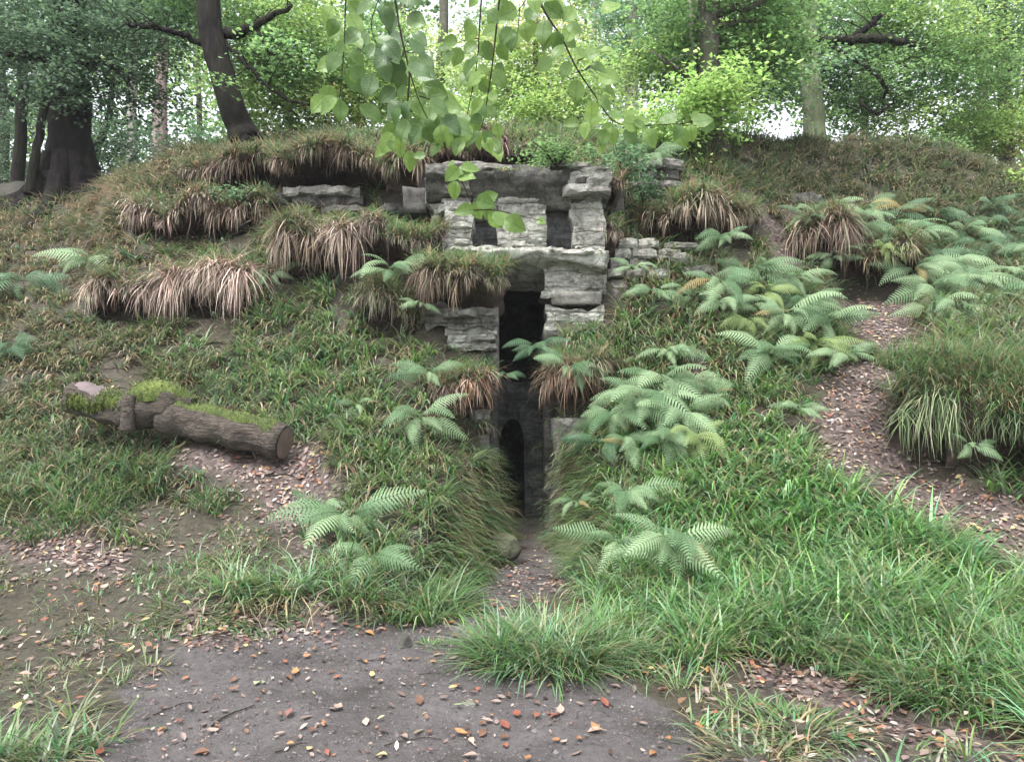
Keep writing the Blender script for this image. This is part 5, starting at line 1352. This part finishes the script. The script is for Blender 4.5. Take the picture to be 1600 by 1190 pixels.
# wood farther off, one mass
def distant_wood():
    rng = np.random.default_rng(77)
    gs = []
    n = 3300
    px = rng.uniform(-400, 2000, n); Y = rng.uniform(27, 48, n); py = rng.uniform(-150, 300, n)
    # clumped, so that sky shows between the clumps
    nz = fbm(np.stack([px / 130, py / 90, Y * .02], 1), 31, 3)
    gap = np.exp(-((px - 690) / 60) ** 2 - ((py - 20) / 60) ** 2) + np.exp(-((px - 1200) / 60) ** 2 - ((py - 190) / 35) ** 2)
    k = (nz - gap * .8 + .12 * (np.abs(px - 800) > 700)) > -.2
    px, py, Y = px[k], py[k], Y[k]
    C = np.stack([(px - CX) / F * Y, Y, EYE + (HZ - py) / F * Y], 1)
    for pal, m in (('mid', 0), ('blue', 1), ('bright', 2)):
        s = C[m::3]; gs.append(sprays(rng, s, 1.1, 46, .24, LEAFPAL[pal], flat=.7))
    V, Lp, Cn, Cc = cat_geo(gs)
    tag(link('distant_wood', np_mesh('distant_wood', V, Lp, Cn, Cc, smooth=False), M['leaf']), 'hazy green wood far behind the trees', 'wood', kind='stuff')
distant_wood()
# slim far trunks
for lab, px, Y, w, bk in (('slim far trunk between the leaning beech and the pine',310,30,4,'bark_grey'),('slim far trunk left of the young yellow green tree',450,28,4,'bark_grey'),('grey far trunk left of the airy pale tree',632,30,5,'bark_grey'),
                          ('faint far trunk right of the bright young tree',930,32,5,'bark_pale'),('far trunk right of the algae green beech',1350,30,6,'bark_grey'),('far trunk near the right edge',1535,27,7,'bark_grey'),('faint far trunk at the left edge',5,26,7,'bark_dark')):
    tree(lab, Y, [(px,290,w*1.2),(px+2,180,w),(px-2,60,w*.9),(px,-160,w*.8)], [(px,-60,0,60,50,30,'mid',.2,.8)], bk)

# ------------------------------------------------------------------ beech sprigs hanging into the picture, about two metres off
def beech_leaf(seed):
    r = random.Random(seed)
    V, Fc = [], []
    n = 11
    L, wd = 1.0, .77 + r.uniform(-.05, .05)
    bend = r.uniform(.02, .38); fold = r.uniform(.04, .26)
    for i in range(n + 1):
        t = i / n
        w = wd * .5 * (math.sin(math.pi * min(1, t * 1.02) ** .82) ** .8) if 0 < t < 1 else 0
        if 0 < i < n: w *= 1 + (.035 if i % 2 else -.045)
        zc = -bend * t * t + .03 * math.sin(t * 7 + bend * 40)
        for s in (-1, -.5, 0, .5, 1):
            V.append((t * L, s * w, zc + abs(s) * w * fold * 2 + .012 * math.sin(t * 40) * abs(s)))
    for i in range(n):
        for k in range(4):
            a = i * 5 + k; Fc.append((a, a + 1, a + 6, a + 5))
    me = bpy.data.meshes.new('leaf'); me.from_pydata(V, [], Fc); me.update()
    me.polygons.foreach_set('use_smooth', [True] * len(Fc)); return me
BL = [beech_leaf(s) for s in range(5)]
M['beech_dark'] = veined('dark_beech_leaf', (0.04, 0.09, 0.028), (0.10, 0.18, 0.05), 0.3, 0.42)
BLM = {}
for k in ('beech', 'beech_dark'):
    BLM[k] = []
    for b in BL:
        c = b.copy(); c.name = 'leaf'; c.materials.append(M[k]); BLM[k].append(c)
def sprig(label, Y, paths, leaves, m='beech', seed=0):
    """paths: twig polylines [(px, py, dY)]; leaves: (px, py, size px, angle deg in the picture of the tip)"""
    r = random.Random(seed)
    e = empty('beech_sprig', W(paths[0][0][0], paths[0][0][1], Y)); tag(e, label, 'beech branch', 'beech sprigs hanging in front of the camera')
    g = []
    for p in paths:
        P = interp([(*W(x, y, Y + d),) for x, y, d in p], len(p) * 6)
        g.append(tube_geo([Vector(v) for v in P], [(.0030 if p is paths[0] else .0016) * (1 - .7 * i / len(P)) for i in range(len(P))], 6, .1, r.random() * 5))
    link('twig', tubes_mesh('twig', g), M['twig'], e)
    inv = parent_inv(e)
    for (px, py, s, ang) in leaves:
        Yl = Y + r.uniform(-.12, .12)
        o = bpy.data.objects.new('leaf', r.choice(BLM[m])); COL.objects.link(o); o.parent = e
        L = s * .78 / F * Yl
        a = R(ang) + r.uniform(-.15, .15)
        # tip direction in the picture plane, tipped towards or away from the viewer
        ax = Vector((math.cos(a), r.uniform(-.4, .3), -math.sin(a))).normalized()
        nn = Vector((r.uniform(-.5, .5), -1, r.uniform(-.2, .7)))
        nn = (nn - ax * nn.dot(ax)).normalized()
        sd = nn.cross(ax)
        mt = Matrix((ax, sd, nn)).transposed().to_4x4() @ Matrix.Diagonal((L, L, L, 1))
        mt.translation = W(px, py, Yl) - ax * L * .5
        o.matrix_local = inv @ mt
    return e
def along(path, n, size, seed, spread=28, s0=.1, drop=35):
    """alternate leaves down a twig, as (px, py, size, angle)"""
    n = int(n * 1.15); r = random.Random(seed); P = interp([(x, y, 0) for x, y, *_ in path], 60); out = []
    for i in range(n):
        k = int((s0 + (1 - s0) * (i + .5) / n) * 59); d = P[min(k + 2, 59)] - P[max(k - 2, 0)]
        ta = math.degrees(math.atan2(d[1], d[0])); sg = 1 if i % 2 else -1
        ang = ta + sg * r.uniform(35, 75); ang = ang + (90 - ang) * .25
        s = size * r.uniform(.75, 1.2)
        dist = s * r.choice((.5, .6, .8, 1.15))
        out.append((P[k, 0] + math.cos(math.radians(ang)) * dist, P[k, 1] + math.sin(math.radians(ang)) * dist, s, ang))
    out.append((P[59, 0] + d[0] * .2, P[59, 1] + size * .4, size, ta))
    return out
pA = [(541,-40,0),(540,10,0),(537,80,0),(531,155,0)]
sprig('leftmost hanging beech twig with pale leaves', 1.95, [pA], along(pA, 13, 46, 1) + [(512,150,44,100),(560,60,42,60),(520,95,44,120),(560,115,40,70),(548,95,22,80),(552,122,20,70)], seed=1)
pB = [(612,-50,.0),(622,30,0),(636,95,0),(652,150,0),(668,185,0)]
pB2 = [(600,-20,.05),(580,40,.05),(600,90,.05)]; pB3 = [(640,110,0),(636,170,0),(625,215,0)]; pB4 = [(655,150,0),(690,165,0),(705,200,0)]
sprig('dense dark leaved beech twig left of the sky gap', 1.85, [pB, pB2, pB3, pB4],
      along(pB, 22, 47, 2) + along(pB2, 10, 46, 3), m='beech_dark', seed=2)
sprig('brighter beech twig tips below the dense dark twig', 1.9, [pB3, pB4], along(pB3, 9, 40, 4) + along(pB4, 9, 40, 5) + [(690,215,44,110),(705,205,46,60),(672,200,44,140),(715,228,40,100),(660,195,44,100),(680,235,34,120),(612,228,26,80)], seed=3)
pC = [(755,-40,0),(750,30,0),(745,100,0),(730,180,0)]; pC2 = [(748,60,0),(720,65,0),(700,75,0)]
pF = [(784,-40,0),(775,50,0),(768,110,0),(757,180,0),(750,205,0)]
sprig('thin middle beech twig with small leaves', 2.05, [pC, pC2], along(pC, 15, 36, 6) + along(pC2, 5, 32, 7), seed=4)
sprig('middle beech twig right of the thin one', 2.0, [pF], along(pF, 17, 36, 8) + [(762,215,34,90),(778,205,32,70),(742,200,34,110)], seed=5)
pD = [(828,-30,0),(852,20,0),(878,60,0),(900,105,0),(930,150,0),(960,190,0),(1005,196,0),(1080,192,0)]
pD2 = [(832,-20,0),(815,10,0),(790,40,0)]; pD3 = [(935,155,0),(925,175,0),(912,195,0)]; pD4 = [(958,188,0),(952,210,0),(943,228,0)]; pD5 = [(902,95,0),(930,85,0),(955,80,0)]; pD6=[(812,12,0),(810,40,0),(808,60,0)]
sprig('long arching beech branch reaching right over the brow', 1.9, [pD, pD2, pD3, pD4, pD5, pD6],
      along(pD, 22, 42, 9, s0=.02)[:-1] + along(pD2, 6, 40, 10) + [(893,192,34,170),(914,203,34,100),(942,215,36,110),(957,212,36,95),(941,232,22,90),(925,172,36,80),(985,180,34,-20),(1000,195,30,30),(1045,185,34,170),(1060,205,34,110),(1080,208,34,80),(1105,195,40,10),(1090,182,30,-20),(950,80,40,-5),(925,82,38,-20),(935,105,34,30),(808,55,38,90),(822,50,36,80),(796,60,34,110),(850,100,38,160),(870,65,40,100),(890,50,40,-80),(890,20,44,-60),(955,10,44,-30),(870,10,40,-70)], seed=6)
pE = [(690,200,0),(700,245,0),(722,285,0),(738,320,0)]; pE2 = [(725,330,0),(770,328,0),(815,338,0),(848,345,0)]; pE3 = [(700,255,0),(720,268,0)]
sprig('low beech sprig hanging in front of the left niche', 1.8, [pE, pE2, pE3], [(706,272,40,140),(728,275,40,10),(735,262,38,-10),(710,298,38,110),(718,265,34,-60),(757,315,40,20),(765,308,38,-30),(725,328,40,170),(745,330,38,70),(762,328,36,80),(785,340,44,15),(805,350,48,20),(775,345,40,40),(846,345,20,0),(705,255,16,-60),(655,243,26,175)], seed=7)

# ------------------------------------------------------------------ leaf litter
def litter():
    rng = np.random.default_rng(5)
    n = 120000
    X = rng.uniform(-7, 9, n); Y = rng.uniform(2.9, 12.5, n); px = CX + F * X / Y
    k = (px > -100) & (px < 1700); X, Y, px = X[k], Y[k], px[k]
    Z = zat(X, Y); py = HZ - F * (Z - EYE) / Y
    wob = fbm(np.stack([X * 3, Y * 3, Z * 0], 1), 8, 3) * 40
    soil, lit, sp = (mlook(m, px + wob, py + wob * .6) for m in (m_soil, m_lit, m_sp))
    d = .05 + .07 * (px < 740) + .15 * np.clip(soil, 0, 1) + .9 * lit + .10 * sp
    d *= np.clip(.6 + 1.2 * fbm(np.stack([X * 2.2, Y * 2.2, Z * 0], 1), 15, 3), .1, 1)
    k = (rng.random(len(X)) < d * np.clip(1.4 - Y / 14, .4, 1)) & ~((np.abs(X - .1) < 1.2) & (Y > 9.6))
    X, Y, Z, lit, soil = X[k], Y[k], Z[k], lit[k], soil[k]
    N = len(X); print('litter leaves', N)
    gx, gy = grad(X, Y, .06); nn = unit(np.stack([-gx, -gy, np.ones(N)], 1) + rng.normal(0, .28, (N, 3)))
    ax = unit(np.cross(nn, rng.normal(0, 1, (N, 3))))
    pal = np.array([[.12,.082,.07],[.18,.13,.112],[.25,.19,.165],[.08,.05,.042],[.32,.26,.225],[.26,.125,.065],[.16,.07,.055],[.36,.29,.14],[.31,.285,.26]])
    pr = np.array([.2,.2,.16,.15,.08,.07,.07,.03,.04])
    col = pal[rng.choice(len(pal), N, p=pr)] * rng.uniform(.75, 1.2, (N, 1))
    L = rng.uniform(.025, .07, N) * np.where((soil > .5) & (rng.random(N) < .75), .45, 1)
    s = np.cross(nn, ax); c = np.stack([X, Y, Z + .010 + rng.uniform(0, .012, N)], 1)
    w = (L * rng.uniform(.35, .6, N))[:, None]; L = L[:, None]; cu = rng.uniform(-.25, .35, (N, 1)) * w
    V = np.stack([c - ax * L * .5, c - ax * L * .12 + s * w * .5 + nn * cu, c + ax * L * .22 + s * w * .42 + nn * cu, c + ax * L * .5 + nn * cu * .8, c + ax * L * .22 - s * w * .42 + nn * cu, c - ax * L * .12 - s * w * .5 + nn * cu], 1)
    b = np.arange(N)[:, None] * 6
    lp = np.concatenate([b + np.array([0, 1, 2, 3])[None], b + np.array([0, 3, 4, 5])[None]], 1).ravel()
    tag(link('leaf_litter', np_mesh('leaf_litter', V.reshape(-1, 3), lp, np.full(N * 2, 4), np.repeat(col, 6, 0), smooth=False), M['litter']), 'small dead leaves and fragments strewn over soil and paths', 'leaf litter', kind='stuff')
    # crumbs of soil and grit
    n = 15000
    X = rng.uniform(-3.4, 3.4, n); Y = rng.uniform(2.9, 6.6, n); px = CX + F * X / Y; Z = zat(X, Y); py = HZ - F * (Z - EYE) / Y
    k = (mlook(m_soil, px, py) > .5) | (Y < 3.5); X, Y, Z = X[k], Y[k], Z[k]; N = len(X)
    r = rng.uniform(.003, .009, N) * rng.choice([1, 1, 1, 1.9], N)
    o = np.array([[1,0,0],[-1,0,0],[0,1,0],[0,-1,0],[0,0,1],[0,0,-.6]], float)
    V = np.stack([X, Y, Z + .001], 1)[:, None] + o[None] * r[:, None, None] * rng.uniform(.6, 1.3, (N, 6, 1))
    f_ = np.array([[0,2,4],[2,1,4],[1,3,4],[3,0,4],[2,0,5],[1,2,5],[3,1,5],[0,3,5]])
    lp = (np.arange(N)[:, None, None] * 6 + f_[None]).ravel()
    col = np.array([.075,.065,.066]) * rng.uniform(.5, 1.6, (N, 1))
    col[rng.random(N) < .06] = np.array([.15, .145, .14])
    tag(link('soil_crumbs', np_mesh('soil_crumbs', V.reshape(-1, 3), lp, np.full(N * 8, 3), np.repeat(col, 6, 0), smooth=False), M['litter']), 'crumbs of dark soil and grit on the bare ground', 'grit', kind='stuff')
litter()
# leaves one can pick out
def fl_mesh(seed):
    r = random.Random(seed); V, Fc = [], []
    n = 5; cu, cw = r.uniform(-.25, .3), r.uniform(.05, .35)
    for i in range(n + 1):
        t = i / n; w = .27 * math.sin(math.pi * max(.015, min(.985, t)) ** .8) ** 1.15 * r.uniform(.9, 1.1)
        for s in (-1, 0, 1):
            V.append((t - .5, s * w * r.uniform(.9, 1.1), cu * (t - .5) ** 2 * 2 + cw * s * s * w))
    for i in range(n):
        for k in range(2): Fc.append((i * 3 + k, i * 3 + k + 1, i * 3 + k + 4, i * 3 + k + 3))
    V += [(-.5, .012, 0), (-.5, -.012, 0), (-.72, 0, .03)]; q = len(V); Fc.append((q - 3, q - 2, q - 1))
    me = bpy.data.meshes.new('fallen_leaf'); me.from_pydata(V, [], Fc); me.update()
    me.polygons.foreach_set('use_smooth', [True] * len(Fc)); return me
FLM = {}
for k in FL:
    FLM[k] = []
    for s in range(4):
        m_ = fl_mesh(s); m_.materials.append(M['fl_' + k]); FLM[k].append(m_)
ZONES = [('on the bare soil', [P_SOIL[0]], 120), ('on the lower left grass', [P_SPARSE[0]], 45), ('on the lower right grass', [P_SPARSE[1]], 45),
         ('on the right path', [P_LIT[0]], 30), ('on the entrance path', [[(740,960),(790,850),(850,840),(890,890),(860,930),(780,975)]], 20), ('on soil below the log', [P_LIT[3]], 20), ('caught in right bank grass', [[(1050,700),(1250,680),(1480,850),(1500,980),(1200,960),(1100,880)]], 16)]
KINDS = ['orange'] * 4 + ['brown'] * 5 + ['yellow'] * 2 + ['pale pink'] * 4 + ['red brown'] * 3 + ['pale green'] * 1
def fallen():
    r = random.Random(21)
    def put(px, py, kind, where, size, lo=0, hi=1600):
        p = ground_hit(px, py)
        gx, gy = grad(np.array([p.x]), np.array([p.y]), .06)
        n = Vector((-gx[0] + r.uniform(-.3, .3), -gy[0] + r.uniform(-.3, .3), 1)).normalized()
        ax = n.cross(Vector((math.cos(r.uniform(0, 6.28)), math.sin(r.uniform(0, 6.28)), 0)))
        ax = Vector((math.cos(a := r.uniform(0, 6.28)), math.sin(a), 0)); ax = (ax - n * ax.dot(n)).normalized()
        o = bpy.data.objects.new('fallen_leaf', r.choice(FLM[kind])); COL.objects.link(o)
        mt = Matrix((ax, n.cross(ax), n)).transposed().to_4x4() @ Matrix.Diagonal((size,) * 3 + (1,))
        mt.translation = Vector((p.x, p.y, p.z + (.018 if 'grass' not in where else .06) )); o.matrix_world = mt
        big = 'small ' if size < .045 else ('large ' if size > .066 else 'middling ')
        side = ('left' if px < lo + (hi - lo) * .34 else 'right' if px > lo + (hi - lo) * .67 else 'middle')
        if where.startswith('on the bare soil'):
            side = 'near the bottom edge, %s' % side if py > 1105 else 'towards the grass, %s' % side
        else: side = '%s part' % side
        s_ = '%s%s fallen leaf %s%s, %s' % (big, kind, '' if 'caught' in where else 'lying ', where, side)
        tag(o, s_, 'fallen leaf', 'fallen leaves: ' + s_)
    for where, polys, n in ZONES:
        pl = np.array(polys[0]); k = 0; mk = poly_mask(polys[0])
        cl = []
        while k < n:
            px, py = r.uniform(max(0, pl[:, 0].min()), min(1600, pl[:, 0].max())), r.uniform(pl[:, 1].min(), min(1186, pl[:, 1].max()))
            if cl and r.random() < .45:
                q_ = r.choice(cl); px, py = q_[0] + r.gauss(0, 75), q_[1] + r.gauss(0, 28)
                if py > 1200: continue
            if mlook(mk, np.array([px]), np.array([py]))[0] < .5: continue
            if len(cl) < 9: cl.append((px, py))
            put(px, py, r.choice(KINDS), where, r.choice((r.uniform(.03, .055), r.uniform(.045, .085))), pl[:, 0].min(), pl[:, 0].max()); k += 1
fallen()
# twigs lying about
def ground_twig(label, p0, p1, rad, bend=10):
    a, b = ground_hit(*p0), ground_hit(*p1); c = (a + b) / 2
    o_ = Vector((0, bend / F * c.y, 0))
    P = [a, a.lerp(b, .3) + o_ * .7, a.lerp(b, .65) + o_, b]
    P = [Vector((p.x, p.y, zat(p.x, p.y) + rad * .9 + .006)) for p in [Vector(v) for v in interp([tuple(v) for v in P], 9)]]
    me = tubes_mesh('twig', [tube_geo(P, [rad * (1 - .5 * i / 8) for i in range(9)], 6, .15, p0[0])])
    o = bpy.data.objects.new('twig', me); COL.objects.link(o); me.materials.append(M['twig']); me.transform(Matrix.Translation(-c)); o.location = c
    tag(o, label, 'twig')
ground_twig('thin twig below the orange leaf pair at lower left', (330, 1142), (398, 1106), .005)
ground_twig('short dark twig near the bottom edge left of centre', (430, 1178), (480, 1165), .004)
ground_twig('pale straight twig on the soil beneath the grass edge', (372, 1016), (402, 1018), .004)
ground_twig('slim pale twig near the centre of the soil', (655, 1056), (694, 1056), .003)
ground_twig('pale straw twig lying in the sparse grass at lower right', (1215, 1130), (1300, 1116), .004)
ground_twig('dark broken twig on the soil right of centre', (920, 1098), (958, 1108), .006)
ground_twig('grey twig across the leaf litter left of the soil', (95, 1145), (140, 1106), .006)
ground_twig('thin forked looking twig near the left end of the bare soil', (240, 1120), (300, 1100), .004)
ground_twig('short brown twig close to the upright stone edge', (560, 1035), (612, 1040), .004)
ground_twig('long thin twig at the bottom edge below the middle', (600, 1170), (690, 1160), .003)
ground_twig('dark twig lying in leaf litter under the log end', (400, 745), (470, 752), .007)
ground_twig('grey stick across the lower bend of the right path', (1370, 745), (1440, 760), .009)
ground_twig('thin stick along the right path near the mossy stone', (1350, 620), (1395, 600), .007)
ground_twig('small twig on the entrance path near the boulder', (815, 880), (850, 872), .006)
ground_twig('bent twig in the sparse grass at bottom right', (1330, 1150), (1400, 1170), .005)
ground_twig('dead stalk lying over the lower left grass', (60, 1010), (150, 985), .005)
